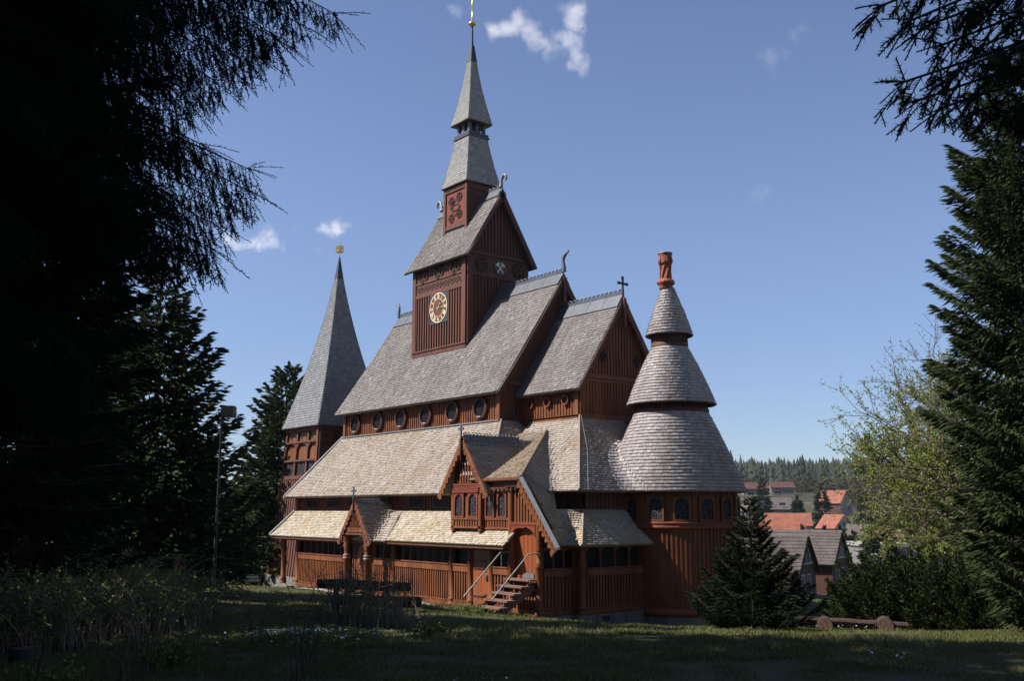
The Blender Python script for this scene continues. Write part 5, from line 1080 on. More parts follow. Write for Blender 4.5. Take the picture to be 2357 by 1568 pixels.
# ================================================================ houses
M['tileR'] = mat('orange_roof_tiles', (.31, .105, .060), (.20, .07, .042), scale=.9, rough=.8, bump=.3)
M['tileG'] = mat('grey_brown_roof_tiles', (.085, .070, .064), (.12, .10, .09), scale=5, rough=.85, bump=.3, bscale=10, patch=((.15, .12, .11), 1.4, .45, .7))
M['wallBr'] = mat('dark_brown_boards', (.11, .042, .032), (.075, .032, .026), scale=5, stretch=(1, 1, .2), rough=.8)
M['wallW'] = mat('white_render', (.42, .41, .38), (.34, .33, .31), scale=2, rough=.8)
M['wallG'] = mat('grey_render', (.20, .19, .18), (.16, .15, .145), scale=2, rough=.8)
M['wallY'] = mat('yellow_render', (.48, .33, .06), (.42, .28, .05), scale=2, rough=.8)
def house(name, px, d, rot, L, W, hw, hr, label, roofm, wallm, wins=(), gwins=(), gablem=None, base=None, chimney=None, cat='house', ov=.35, dz=0.0, group=None, frame='cream', tiles=False):
    """ridge along local x; the +x gable and the -y long side face the viewer. rot = angle of local x to the view's right direction"""
    g = onground(px, d) if base is None else np.array(base, float); g = g+[0, 0, dz]
    a = math.radians(rot); X = np.array([RT[0]*math.cos(a)+FH[0]*math.sin(a), RT[1]*math.cos(a)+FH[1]*math.sin(a), 0]); Y = np.array([-X[1], X[0], 0]); Z = np.array([0, 0, 1.])
    if Y @ FH < 0: Y = -Y
    def p(x, y, z): return g+X*x+Y*y+Z*z
    t = empty(name, g, label, cat, group)
    b = MB(); h = L/2; w = W/2
    for poly in ([p(-h, -w, -2), p(h, -w, -2), p(h, -w, hw), p(-h, -w, hw)], [p(h, w, -2), p(-h, w, -2), p(-h, w, hw), p(h, w, hw)], [p(-h, w, -2), p(-h, -w, -2), p(-h, -w, hw), p(-h, 0, hw+hr-.05), p(-h, w, hw)]): b.add(poly, [tuple(range(len(poly)))])
    b.build('wall', M[wallm], t)
    b = MB(); poly = [p(h, -w, -2), p(h, w, -2), p(h, w, hw), p(h, 0, hw+hr-.05), p(h, -w, hw)]; b.add(poly, [(0, 1, 2, 3, 4)]); b.build('gable_wall', M[gablem or wallm], t)
    sl = hr/w
    for s in (-1, 1):
        e0, e1, r0, r1 = p(-h-ov, s*(w+ov), hw-ov*sl), p(h+ov, s*(w+ov), hw-ov*sl), p(-h-ov, 0, hw+hr), p(h+ov, 0, hw+hr); n_ = np.cross(e1-e0, r0-e0); n_ = n_/np.linalg.norm(n_)*.16; n_ = n_ if n_[2] > 0 else -n_
        if tiles and s == -1: rf = shingles('roof', quadfn(e0+n_, e1+n_, r1+n_, r0+n_), int(np.linalg.norm(r0-e0)/.3), M[roofm], t, w=.3, thick=.03, shape='flat', seed=3, board=.12, jit=.3)
        else: b = MB(); b.prism([e0, e1, r1, r0], n_); rf = b.build('roof', M[roofm], t)
        b = MB(); b.obox(e1-Z*.14, (r1-e1), X*.05, Z*.14); b.build('barge_board', M['wallBr' if roofm == 'tileG' else 'cream'], t)
    if chimney:
        cx, cy, ch = chimney; b = MB(); b.obox(p(cx-.35, cy-.3, hw), X*.7, Y*.6, Z*(ch)); b.obox(p(cx-.42, cy-.37, hw+ch), X*.84, Y*.74, Z*.14); b.build('chimney', M['wallBr'], t)
    for (x, z, ww, hh) in wins:
        b = MB(); f_ = .08 if ww < 3 else .14
        for (u0, u1, v0, v1) in ((0, ww, 0, f_), (0, ww, hh-f_, hh), (0, f_, f_, hh-f_), (ww-f_, ww, f_, hh-f_), (ww/2-f_/3, ww/2+f_/3, f_, hh-f_)): b.obox(p(x-ww/2+u0, -w, z+v0), X*(u1-u0), -Y*.06, Z*(v1-v0))
        f = b.build('window', M[frame], t); b = MB(); b.obox(p(x-ww/2+.01, -w, z+.01), X*(ww-.02), -Y*.02, Z*(hh-.02)); b.build('pane', M['glass'], f)
    for (y, z, ww, hh) in gwins:
        b = MB(); f_ = .08 if ww < 3 else .14
        for (u0, u1, v0, v1) in ((0, ww, 0, f_), (0, ww, hh-f_, hh), (0, f_, f_, hh-f_), (ww-f_, ww, f_, hh-f_), (ww/2-f_/3, ww/2+f_/3, f_, hh-f_)): b.obox(p(h, y-ww/2+u0, z+v0), Y*(u1-u0), X*.06, Z*(v1-v0))
        f = b.build('window', M[frame], t); b = MB(); b.obox(p(h, y-ww/2+.01, z+.01), Y*(ww-.02), X*.02, Z*(hh-.02)); b.build('pane', M['glass'], f)
    return t, p, X, Y
# big brown board house at the foot of the church knoll, two parallel wings
gb = at(1722, 1175, 66); gb[2] = -2.6
t, p, X, Y = house('board_house', 0, 0, -32, 7.4, 4.2, 2.3, 2.1, 'dark brown board house with grey tiled gable roof just behind the young spruce', 'tileG', 'wallBr', base=gb, wins=((.3, .75, 1.0, 1.2), (1.9, .75, 1.0, 1.2), (-1.6, .75, 1.0, 1.2)), gwins=((-.95, .45, .8, 1.6), (.35, .45, .8, 1.6)), chimney=(.9, .5, 2.3), tiles=True, ov=.25)
b = MB()
for (y0, z0, y1, z1) in ((0, 2.7, 0, 4.2), (-.6, 2.7, -.6, 3.5), (.6, 2.7, .6, 3.5), (-1.2, 2.7, 0, 4.1), (1.2, 2.7, 0, 4.1), (-1.4, 2.7, 1.4, 2.7)):
    a_, c_ = p(3.72, y0, z0), p(3.72, y1, z1); d_ = (c_-a_)/np.linalg.norm(c_-a_); n_ = np.cross(d_, X); b.prism([a_-n_*.045, a_+n_*.045, c_+n_*.045, c_-n_*.045], X*.05)
b.build('gable_bracing', M['cream'], t)
gb2 = at(1812, 1175, 74); gb2[2] = -2.9
t, p, X, Y = house('board_house', 0, 0, -32, 7.4, 4.7, 2.7, 2.1, 'brown board house wing with mottled tile roof behind the nearer brown gable', 'tileG', 'wallBr', base=gb2, gwins=((-1.1, .8, .8, 1.5), (.3, .8, .8, 1.5), (.0, 3.0, .8, .9)), tiles=True, ov=.25)
b = MB()
for (y0, z0, y1, z1) in ((0, 3.0, 0, 4.6), (-.7, 3.0, -.7, 4.0), (.7, 3.0, .7, 4.0), (-1.4, 3.0, 0, 4.6), (1.4, 3.0, 0, 4.6), (-1.6, 3.0, 1.6, 3.0)):
    a_, c_ = p(3.72, y0, z0), p(3.72, y1, z1); d_ = (c_-a_)/np.linalg.norm(c_-a_); n_ = np.cross(d_, X); b.prism([a_-n_*.05, a_+n_*.05, c_+n_*.05, c_-n_*.05], X*.05)
b.build('gable_bracing', M['cream'], t)
# village: pixel columns give the direction, the distance is real
def hs(px, yroof, d, rot, L, W, hw, hr, label, roofm, wallm, **k):
    z = at(px, yroof, d)[2]; g = at(px, 1175, d); g[2] = z-hw-hr; house(k.pop('name', 'village_house'), 0, 0, rot, L, W, hw, hr, label, roofm, wallm, base=g, group=k.pop('group', 'houses in the valley village'), **k)
hs(1812, 1183, 205, -12, 8.6, 7, 3.2, 2.3, 'long orange roofed house with a row of white dormer windows', 'tileR', 'wallW', wins=tuple((-2.8+i*1.1, 2.2, .8, 1.0) for i in range(6)), ov=.4)
hs(1797, 1204, 165, -12, 7.0, 6.5, 2.0, 2.6, 'bright orange barn roof in front of the red dormered house', 'tileR', 'wallG', name='barn', cat='barn')
hs(1920, 1186, 210, -62, 5, 5.2, 3.0, 2.6, 'orange roofed gable house with pale arched front between conifers', 'tileR', 'wallW', gwins=((0, 1.2, 1.2, 1.4), (0, 3.2, .8, .9)), gablem='wallW')
hs(1922, 1130, 300, -50, 8, 6.6, 3.8, 3.6, 'tall steep orange roofed house with white and black gable high on the slope', 'tileR', 'wallBr', gwins=((-1.2, 1.4, 1.0, 1.4), (1.2, 1.4, 1.0, 1.4), (0, 3.9, 1.4, 1.2)), gablem='wallW')
hs(1765, 1147, 315, -8, 15, 7, 2.2, 3.4, 'long dark lodge with grey roof, white gable trim and white balcony rail', 'tileG', 'wallG', wins=((-2.5, 3.2, 2.0, 1.0), (1.2, 3.2, 1.2, 1.0), (4.5, 3.2, 2.0, 1.0), (0.5, .4, 8, .9)), name='lodge', cat='lodge')
hs(1727, 1148, 305, -75, 4, 5, 2.4, 3.6, 'small dark gabled front with white trim at the lodge end', 'tileG', 'wallG', gwins=((-1, .6, 1.0, 1.6), (1, .6, 1.0, 1.6), (0, 3.2, 1.6, 1.2)), name='lodge_wing', cat='lodge')
hs(1745, 1112, 400, -5, 12, 7, 4.2, 2.4, 'brown roofed terrace house at the left on the far slope', 'wallBr', 'wallG', wins=((-3, 1.5, 3, 1.4), (2.5, 1.5, 3, 1.4)))
hs(1800, 1110, 395, -5, 9, 7, 4.2, 2.2, 'brown roofed terrace house with wide dormer on the far slope', 'wallBr', 'wallG', wins=((-2, 1.5, 3, 1.4), (2.2, 3.6, 3, 1.0)))
hs(2080, 1219, 150, -5, 9, 6, 2.5, 1.2, 'low orange roof far behind the yew bushes', 'tileR', 'wallG')
hs(2185, 1228, 130, -5, 11, 7, 1.6, 2.2, 'long bright orange roof right of the flat roofed box', 'tileR', 'wallG')
hs(2152, 1205, 160, -5, 3.4, 3, 2.0, 1.0, 'small yellow walled house under an orange roof', 'tileR', 'wallY', wins=((0, .5, 1.6, 1.2),))
hs(1975, 1148, 330, -30, 7, 6, 3, 2.6, 'small orange roof among the scrub below the ridge', 'tileR', 'wallW', wins=((0, 1.2, 1.2, 1.1),))
hs(2018, 1178, 270, -55, 6, 5.5, 3, 2.6, 'small brown roofed house half way up the slope', 'tileG', 'wallW', gwins=((0, 1.2, 1.2, 1.2),), gablem='wallW')
hs(1868, 1158, 345, -20, 8, 6, 3, 2.4, 'grey roofed house right of the lodge', 'tileG', 'wallG', wins=((0, 1.2, 1.6, 1.1),))
hs(2058, 1142, 385, -15, 9, 7, 3.4, 2.6, 'orange roof nearest the ridge behind the budding tree', 'tileR', 'wallG')
hs(1985, 1208, 190, -25, 5.5, 5, 2.6, 2.0, 'low brown roof between the conifers in the valley floor', 'tileG', 'wallG')
# flat roofed building
g = at(2110, 1175, 118); X = RT; Y = FH; Z = np.array([0, 0, 1.]); zt = at(2110, 1258, 118)[2]
t = empty('flat_roof_building', (g[0], g[1], zt-4), 'long flat roofed building with a brown cladded box and steel vents on top', 'building')
b = MB(); b.obox(np.array([g[0], g[1], zt-5])-X*5.6, X*16, Y*9, Z*4.9); b.build('wall', M['wallG'], t)
b = MB(); b.obox(np.array([g[0], g[1], zt-.1])-X*5.8-Y*.2, X*16.4, Y*9.4, Z*.45); b.build('roof', M['gravel'], t)
b = MB(); b.obox(np.array([g[0], g[1], zt+.35])-X*.9+Y*1, X*3.9, Y*3, Z*1.25); f = b.build('roof_box', M['wallBr'], t)
b = MB(); b.obox(np.array([g[0], g[1], zt+1.6])-X*1.0+Y*.9, X*4.1, Y*3.2, Z*.22); b.build('parapet', M['wallW'], f)
b = MB(); b.obox(np.array([g[0], g[1], zt+1.82])+X*.7+Y*1.8, X*1.2, Y*1, Z*.75); b.build('vent', M['leadpale'], f)
# cottage glimpsed between the left conifers
hs(640, 1200, 75, 8, 4, 4, 5.2, 2, 'cottage with a white window glimpsed between the conifers left of the bell tower', 'tileG', 'wallBr', wins=((-.1, 1.2, .7, 1.0), (.4, 3.4, .8, .3)), name='cottage', cat='cottage', group=None)
# parked car seen through the hedge gap
g = onground(2285, 62); zc = at(2285, 1383, 62)[2]; t = empty('parked_car', (g[0], g[1], zc-.3), 'white parked car glimpsed between the yew hedge and the big spruce', 'car')
def carpt(x, y, z): return np.array([g[0], g[1], zc-.3])+RT*x+FH*y+np.array([0, 0, z])
b = MB(); prof = [(-2.0, .15), (-2.05, .5), (-1.9, .72), (-1.3, .8), (-.75, 1.22), (.65, 1.25), (1.25, .85), (1.9, .75), (2.05, .5), (2.0, .15)]
b.prism([carpt(x, -.8, z) for x, z in prof], FH*1.6); b.build('body', M['cream'], t)
b = MB(); b.prism([carpt(x, -.81, z) for x, z in ((-1.15, .82), (-.7, 1.16), (.6, 1.18), (1.05, .84))], FH*1.62); b.build('side_window', M['glass'], t)
for x in (-1.25, 1.25):
    b = MB(); c = carpt(x, -.82, .18); b.disc(c, RT, (0, 0, 1), .32, FH*.2, 18); b.build('wheel', M['black'], t)
# ================================================================ mid-distance conifers
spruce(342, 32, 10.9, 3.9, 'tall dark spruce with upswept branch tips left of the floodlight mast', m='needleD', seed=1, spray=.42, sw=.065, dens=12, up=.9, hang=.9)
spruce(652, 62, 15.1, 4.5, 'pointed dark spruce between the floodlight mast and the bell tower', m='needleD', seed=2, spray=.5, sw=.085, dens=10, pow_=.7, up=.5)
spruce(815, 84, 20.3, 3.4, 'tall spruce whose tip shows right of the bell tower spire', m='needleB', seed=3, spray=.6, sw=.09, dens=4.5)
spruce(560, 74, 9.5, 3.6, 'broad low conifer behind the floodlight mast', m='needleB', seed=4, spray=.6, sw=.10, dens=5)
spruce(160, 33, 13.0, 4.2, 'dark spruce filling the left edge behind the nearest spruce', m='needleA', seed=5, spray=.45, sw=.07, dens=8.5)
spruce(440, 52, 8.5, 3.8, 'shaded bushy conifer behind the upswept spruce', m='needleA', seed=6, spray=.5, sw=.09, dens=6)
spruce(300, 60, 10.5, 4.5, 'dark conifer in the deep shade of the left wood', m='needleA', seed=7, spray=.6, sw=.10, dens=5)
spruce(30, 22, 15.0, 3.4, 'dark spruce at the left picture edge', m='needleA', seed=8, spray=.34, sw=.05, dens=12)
# unseen neighbours of the viewpoint, added on its sunny left to shade the lawn
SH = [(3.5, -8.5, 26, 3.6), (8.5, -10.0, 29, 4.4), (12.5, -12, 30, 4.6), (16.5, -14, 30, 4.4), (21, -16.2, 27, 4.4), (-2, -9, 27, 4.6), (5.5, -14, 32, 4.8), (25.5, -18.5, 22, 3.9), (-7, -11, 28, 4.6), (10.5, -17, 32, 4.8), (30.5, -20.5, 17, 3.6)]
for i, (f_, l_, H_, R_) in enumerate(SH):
    p = CAM+FH*f_+RT*l_; H_ = H_*.80; spruce(0, 0, H_, R_, 'tall unseen spruce added left of the viewpoint to shade the lawn', m='needleA', seed=60+i, spray=.7, sw=.13, dens=(.9 if i in (3, 4) else 2.6), group='unseen shade trees left of the viewpoint', base=(p[0], p[1], float(ground_z(p[0], p[1]))), whorls=34, z0f=.06, pow_=.6)
# right-hand spruces
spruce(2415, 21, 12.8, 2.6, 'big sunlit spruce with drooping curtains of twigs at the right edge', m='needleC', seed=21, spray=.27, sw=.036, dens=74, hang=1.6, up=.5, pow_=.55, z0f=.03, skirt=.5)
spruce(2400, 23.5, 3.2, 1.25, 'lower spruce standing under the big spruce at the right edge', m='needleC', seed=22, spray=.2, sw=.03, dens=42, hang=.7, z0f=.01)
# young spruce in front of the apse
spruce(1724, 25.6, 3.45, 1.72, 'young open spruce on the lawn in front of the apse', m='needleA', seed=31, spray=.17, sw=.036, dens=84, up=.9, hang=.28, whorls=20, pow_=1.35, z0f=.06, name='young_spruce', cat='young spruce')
# ================================================================ near twigs with every needle (hanging over the view)
def needle_twigs(P, D, L, name, m, parent, seed=0, nl=.022, step=.011, nw=.0016, stem=.0022):
    """P base, D unit direction, L length; needles in two ragged combs plus a few on top"""
    r = np.random.default_rng(seed); V = []; ns = []; 
    for p, d, l in zip(P, D, L):
        k = max(6, int(l/step)); s = (np.arange(k)+r.uniform(0, 1, k)*.8)/k; sag = np.array([0, 0, -1.])*.10*l
        u = np.cross(d, [0, 0, 1.]) if abs(d[2]) < .93 else np.cross(d, [1., 0, 0]); u = u+r.normal(0, .5, 3); u -= d*(u@d); u /= np.linalg.norm(u)+1e-9; w = np.cross(d, u)
        c = p+d*(l*s)[:, None]+sag*(s**2)[:, None]
        ang = r.normal(0, .55, k)+np.where(r.uniform(0, 1, k) < .5, 0, math.pi); lat = u*np.cos(ang)[:, None]+w*np.sin(ang)[:, None]
        nd = lat*.80+d*.60; ll = nl*r.uniform(.75, 1.15, k)*np.clip(1.6*(1-s)+.45, .4, 1); tip = c+nd*ll[:, None]
        V.append(np.stack([c-d*nw, c+d*nw, tip], 1).reshape(-1, 3))
        # stem: thin three-point ribbon crossed
        q = np.array([0, .5, 1.]); sc = p+d*(l*q)[:, None]+sag*(q**2)[:, None]
        for ax in (u, w):
            a_, b_ = sc-ax*stem, sc+ax*stem
            V.append(np.array([a_[0], b_[0], a_[1], b_[0], b_[1], a_[1], a_[1], b_[1], a_[2], b_[1], b_[2], a_[2]]))
    V = np.concatenate(V); G = np.arange(len(V)).reshape(-1, 3)
    return np_mesh(name, V, [G], m, parent)
def near_branch(pts, seed, dens, tl, side=.5, hang=.9, nl=.02, step=.011, nw=.0016, tw2=2):
    """twigs along a limb polyline: side shoots that hang, with second-order shoots"""
    r = np.random.default_rng(seed); pts = np.array(pts); T = []; Dd = []; L = []
    _, tot = resample(pts, [0]); n = int(tot*dens)
    for i in range(n):
        s = tot*(.06+.94*(i+r.uniform(0, 1))/n); p = resample(pts, [s])[0][0]; q = resample(pts, [min(tot, s+.05)])[0][0]; ax = q-p if s < tot-.05 else p-resample(pts, [s-.05])[0][0]; ax /= np.linalg.norm(ax)+1e-9
        sd = np.cross(ax, [0, 0, 1.]); sd /= np.linalg.norm(sd)+1e-9; sg = 1 if r.uniform() < .5 else -1
        d = ax*r.uniform(.2, .8)+sd*sg*side*r.uniform(.3, 1.2)+np.array([0, 0, -1.])*hang*r.uniform(.4, 1.3); d /= np.linalg.norm(d); l = tl*r.uniform(.5, 1.25)*(1-.35*s/tot)
        T.append(p); Dd.append(d); L.append(l)
        for k in range(tw2):
            f = r.uniform(.25, .8); d2 = d*.75+sd*r.normal(0, .5)+ax*r.normal(0, .4)+r.normal(0, .12, 3); d2 /= np.linalg.norm(d2); T.append(p+d*l*f); Dd.append(d2); L.append(l*r.uniform(.3, .55))
    _, tt_ = resample(pts, [0]); e = pts[-1]-pts[-2]; e /= np.linalg.norm(e)
    for k in range(5): d = e+r.normal(0, .35, 3); d /= np.linalg.norm(d); T.append(pts[-1]-e*.05); Dd.append(d); L.append(tl*r.uniform(.5, .9))
    return T, Dd, L
def near_tree(base, H, label, limbs_px, name='spruce_tree', seed=0, tl=.30, dens=26, trunk_r=.19, core=0, **kw):
    base = np.array(base)
    if core: t = spruce(0, 0, H, core, label, m='needleA', seed=seed+5, spray=.22, sw=.035, dens=46, hang=1.9, up=.2, pow_=.35, z0f=.15, whorls=42, base=base, trunk_r=trunk_r)
    else:
        t = empty(name, base, label, 'tree'); b = MB(); b.tube([base+[0, 0, q*H-.2] for q in np.linspace(0, 1, 8)], [trunk_r*(1-.8*q) for q in np.linspace(0, 1, 8)], n=12); b.build('trunk', M['bark'], t)
    lb = MB(); T = []; Dd = []; L = []
    for i, pts in enumerate(limbs_px):
        pts = [np.array(p, float) for p in pts]; lb.tube(pts, list(np.linspace(trunk_r*.09, .004, len(pts))), n=6)
        a, c, e = near_branch(pts, seed+i, dens, tl, **kw); T += a; Dd += c; L += e
    lb.build('branches', M['needleN'], t); needle_twigs(T, Dd, L, 'needled_twigs', M['needleN'], t, seed=seed, nl=kw.get('nl', .02), step=kw.get('step', .011), nw=kw.get('nw', .0016))  # limbs take the near-black needle colour, so they show as if unlit
    return t
# big dark spruce, left foreground
lb = at(-150, 1175, 8.8); base = (lb[0], lb[1], float(ground_z(lb[0], lb[1])))
def limb(px0, y0, px1, y1, d0, d1, droop=.25, up=.10, n=7):
    a, c = at(px0, y0, d0), at(px1, y1, d1); P_ = []
    for s in np.linspace(0, 1, n): q = a*(1-s)+c*s; q[2] += droop*math.sin(math.pi*s)*.35*np.linalg.norm(c-a)*.3; P_.append(q)
    return P_
r = np.random.default_rng(42)
LM = [((-120, -420), (778, 35)), ((-120, -380), (700, 60)), ((-120, -300), (640, 90)), ((-120, -260), (590, 130)), ((-120, -240), (540, 160)), ((-120, -200), (500, 190)), ((-120, -100), (440, 235)), ((-120, -60), (420, 270)),
      ((-120, 60), (470, 335)), ((-120, 100), (580, 392)), ((-120, 120), (575, 440)), ((-120, 160), (530, 480)), ((-120, 220), (500, 520)), ((-120, 250), (460, 560)), ((-120, 300), (495, 575)), ((-120, 340), (425, 600)), ((-120, 560), (250, 790)), ((-120, 640), (220, 850)), ((-120, 700), (200, 900)), ((-120, 780), (180, 960)), ((-120, -350), (420, 40)), ((-120, -150), (330, 130)), ((-120, 0), (330, 250)), ((-120, 150), (330, 400)), ((-120, 300), (320, 520)), ((-120, 380), (270, 610)), ((-120, -420), (560, -40)), ((-120, -420), (660, -20)),
      ((-120, -200), (240, 60)), ((-120, 60), (220, 260)), ((-120, 340), (200, 540)), ((-120, 650), (180, 900)), ((-120, -320), (380, 60)), ((-120, -120), (380, 180)), ((-120, 80), (400, 330)), ((-120, 240), (400, 450)), ((-120, 320), (400, 560))]
limbs = []
for k, ((x0, y0), (x1, y1)) in enumerate(LM):
    dd_ = 8.6; d1 = 7.6+r.uniform(-1.3, 1.4); limbs.append(limb(x0, y0, x1, y1, dd_, d1, droop=.10)); 
    # a companion limb at another depth fills the mass
    limbs.append(limb(x0, y0+r.uniform(10, 60), x0+(x1-x0)*r.uniform(.45, .9), y1+r.uniform(-10, 70), dd_, 8.6+r.uniform(-2.0, 2.0), droop=.10))
near_tree(base, 13.5, 'very large spruce almost black against the sky filling the upper left corner', limbs, seed=200, core=1.7, tl=.42, dens=36, side=.5, hang=1.9, nl=.028, step=.013, nw=.0060, tw2=4)
# spruce on the right whose lowest limbs hang into the top right corner
rb = at(2980, 1175, 4.6); base = (rb[0], rb[1], float(ground_z(rb[0], rb[1])))
LR = [((2960, -420), (2010, 20), 3.0), ((2960, -360), (2075, 55), 2.9), ((2960, -300), (2130, 60), 3.0), ((2960, -250), (2150, 110), 3.1), ((2960, -150), (2060, 195), 3.0), ((2960, -100), (2100, 235), 3.2), ((2960, -60), (2160, 250), 3.1), ((2960, 0), (2230, 260), 3.1), ((2960, 30), (2290, 265), 3.4), ((2960, -250), (2230, 120), 3.4), ((2960, -350), (2250, 10), 3.3), ((2960, 60), (2340, 280), 3.6), ((2960, -200), (2290, 120), 3.6), ((2960, -180), (2180, 170), 2.8), ((2960, -300), (2300, 40), 2.9)]
limbs = [limb(x0, y0, x1, y1, 4.3, d1, droop=-.10, n=7) for ((x0, y0), (x1, y1), d1) in LR]
near_tree(base, 9.0, 'spruce standing just outside the right edge with needle sprays hanging into the top right corner', limbs, seed=400, tl=.17, dens=32, trunk_r=.13, side=.9, hang=.95, nl=.024, step=.0055, nw=.0021, tw2=3)
# ================================================================ budding broadleaf tree behind the right spruce
def broadleaf(base, H, label, seed, spread, lean=(0, 0), leafm='leafY', nleaf=5, name='budding_tree', ldens=1.0, depth=5, leafz=None, ls=.05, minr=.005, cat='tree', start=.12, stems=1, up=.25):
    r = random.Random(seed); g = np.array(base, float); t = empty(name, g, label, cat); b = MB(); P = []; D = []
    def grow(p, d, L, rad, k):
        n = 4; pts = [p]; q = p.copy(); dd = d.copy()
        for i in range(n):
            dd = dd+np.array([r.gauss(0, .10), r.gauss(0, .10), r.gauss(.0, .07)+up*.10]); dd /= np.linalg.norm(dd); q = q+dd*L/n; pts.append(q)
        b.tube(pts, [max(minr, rad*(1-.45*i/n)) for i in range(n+1)], n=(8 if rad > .05 else 5 if rad > .015 else 3), cap=False)
        if k <= 0:
            for i in range(1, n+1):
                for _ in range(nleaf):
                    if leafz is None or leafz(pts[i]) > r.random(): P.append(pts[i]+np.array([r.gauss(0, .06), r.gauss(0, .06), r.gauss(0, .05)])); D.append(np.array([r.gauss(0, 1), r.gauss(0, 1), r.gauss(.2, .8)]))
            return
        m = 3 if k > 1 else 3
        for j in range(m+ (1 if k > 2 else 0)):
            i = r.choice(range(2, n+1)); a = r.uniform(0, 2*math.pi); u = np.cross(dd, [r.gauss(0, 1), r.gauss(0, 1), r.gauss(0, 1)]); u /= np.linalg.norm(u)+1e-9; nd = dd*r.uniform(.65, 1.0)+u*r.uniform(.35, .8)+np.array([0, 0, up*.3]); nd /= np.linalg.norm(nd)
            grow(pts[i], nd, L*r.uniform(.58, .8), rad*.58, k-1)
    b.tube([g-[0, 0, .2], g+[lean[0]*.3, lean[1]*.3, H*.30]], [H*.022, H*.018], n=9)
    nl = 12
    for i in range(nl):
        f = start+(.30-start)*i/nl if i < nl/2 else .30; p = g+np.array([lean[0]*.3*f/.3, lean[1]*.3*f/.3, H*f]); a = 2*math.pi*i/nl+r.uniform(-.2, .2); e = np.array([math.cos(a)*spread, math.sin(a)*spread, r.uniform(.12, 1.3)]); e = e+np.array([lean[0], lean[1], 0])*.45; e /= np.linalg.norm(e)
        grow(p, e, H*(.27 if H < 10 else .235)*r.uniform(.8, 1.1), H*.0055, depth-1)
    b.build('trunk', M['twig'], t)
    if P:
        P = np.array(P); D = np.array(D); D /= np.linalg.norm(D, axis=1)[:, None]; rr = np.random.default_rng(seed)
        kites(P, D, ls*.42, ls*rr.uniform(.6, 1.3, len(P)), 'crown', M[leafm], t, rr.uniform(0, 1, len(P)), seed=seed)
    return t
g = onground(2345, 36); Lft = -RT
broadleaf(g, 15.0, 'wide budding tree with bare upper twigs and yellow green young leaves beside the big spruce', 12, .55, lean=(Lft[0]*.35, Lft[1]*.35), depth=5, nleaf=6, leafz=lambda p: .8 if 2.3 < p[2] < 9.2+math.sin(p[0]*2+p[1]*3)*1.0 else .10, ls=.08, minr=.006)
g3 = onground(2275, 42)
broadleaf(g3, 11.5, 'round pale yellow green crown filling the space behind the bare twigs of the budding tree', 23, .75, lean=(Lft[0]*.25, Lft[1]*.25), depth=5, nleaf=7, ls=.10, minr=.007)
g2 = onground(2195, 56)
broadleaf(g2, 6.5, 'smaller yellow green tree in the valley below the budding tree', 9, .8, depth=4, nleaf=9, ls=.16, minr=.012, name='budding_tree')
# ================================================================ yew bushes
def yew(px, d, H, Rr, label, seed):
    g = onground(px, d); t = empty('yew_bush', g, label, 'bush', 'dark yew bushes behind the log bench'); r = np.random.default_rng(seed); P = []; D = []; L = []; b = MB()
    for i in range(85):
        a = r.uniform(0, 2*math.pi); el = r.uniform(.15, 1.45); Lb = (Rr*math.cos(el)+H*.96*math.sin(el))*r.uniform(.6, 1.0)
        e = np.array([math.cos(a)*math.cos(el), math.sin(a)*math.cos(el), math.sin(el)]); q = [g+e*Lb*s+np.array([0, 0, .12*Lb*s*s]) for s in np.linspace(0, 1, 4)]
        b.tube(q, [.022, .015, .009, .004], n=4, cap=False); n = int(230*Lb/1.5); s = r.uniform(.35, 1.0, n)
        side = r.normal(0, .15, (n, 3))*Lb**.5*(1.15-s)[:, None]; pos = g+e*(Lb*s)[:, None]+side; pos[:, 2] += .12*Lb*s*s; pos[:, 2] = np.maximum(pos[:, 2], g[2]+.03)
        d_ = e*.9+side*2.6+r.normal(0, .55, (n, 3))+np.array([0, 0, .1]); P.append(pos); D.append(d_); L.append(r.uniform(.06, .13, n))
    P = np.concatenate(P); D = np.concatenate(D); L = np.concatenate(L); D /= np.linalg.norm(D, axis=1)[:, None]
    b.build('stems', M['bark'], t); kites(P, D, L*.28, L, 'foliage', M['yew'], t, np.clip(r.uniform(0, 1, len(P))*.5+.5*(.5+.5*np.sin(P[:, 0]*4)*np.sin(P[:, 2]*5+P[:, 1]*3)), 0, 1), seed=seed)
for i, (px, d, H, Rr, lb) in enumerate([(2005, 33, 2.7, .95, 'tall dark yew bush left in the row, in front of the brown house'), (2080, 32, 2.3, .95, 'rounded yew bush second from the left behind the log bench'), (2152, 31, 2.55, .8, 'yew bush with a pointed top right of the log bench end'), (2225, 30, 1.9, .8, 'low yew bush nearest the lattice fence'), (1950, 35, 1.7, .7, 'low yew bush at the left end beside the brown house'), (2115, 35, 1.9, 1.0, 'yew bush filling the gap behind the pointed one'), (2185, 34, 2.0, .9, 'yew bush behind the low one near the lattice fence')]):
    yew(px, d, H, Rr, lb, 300+i)
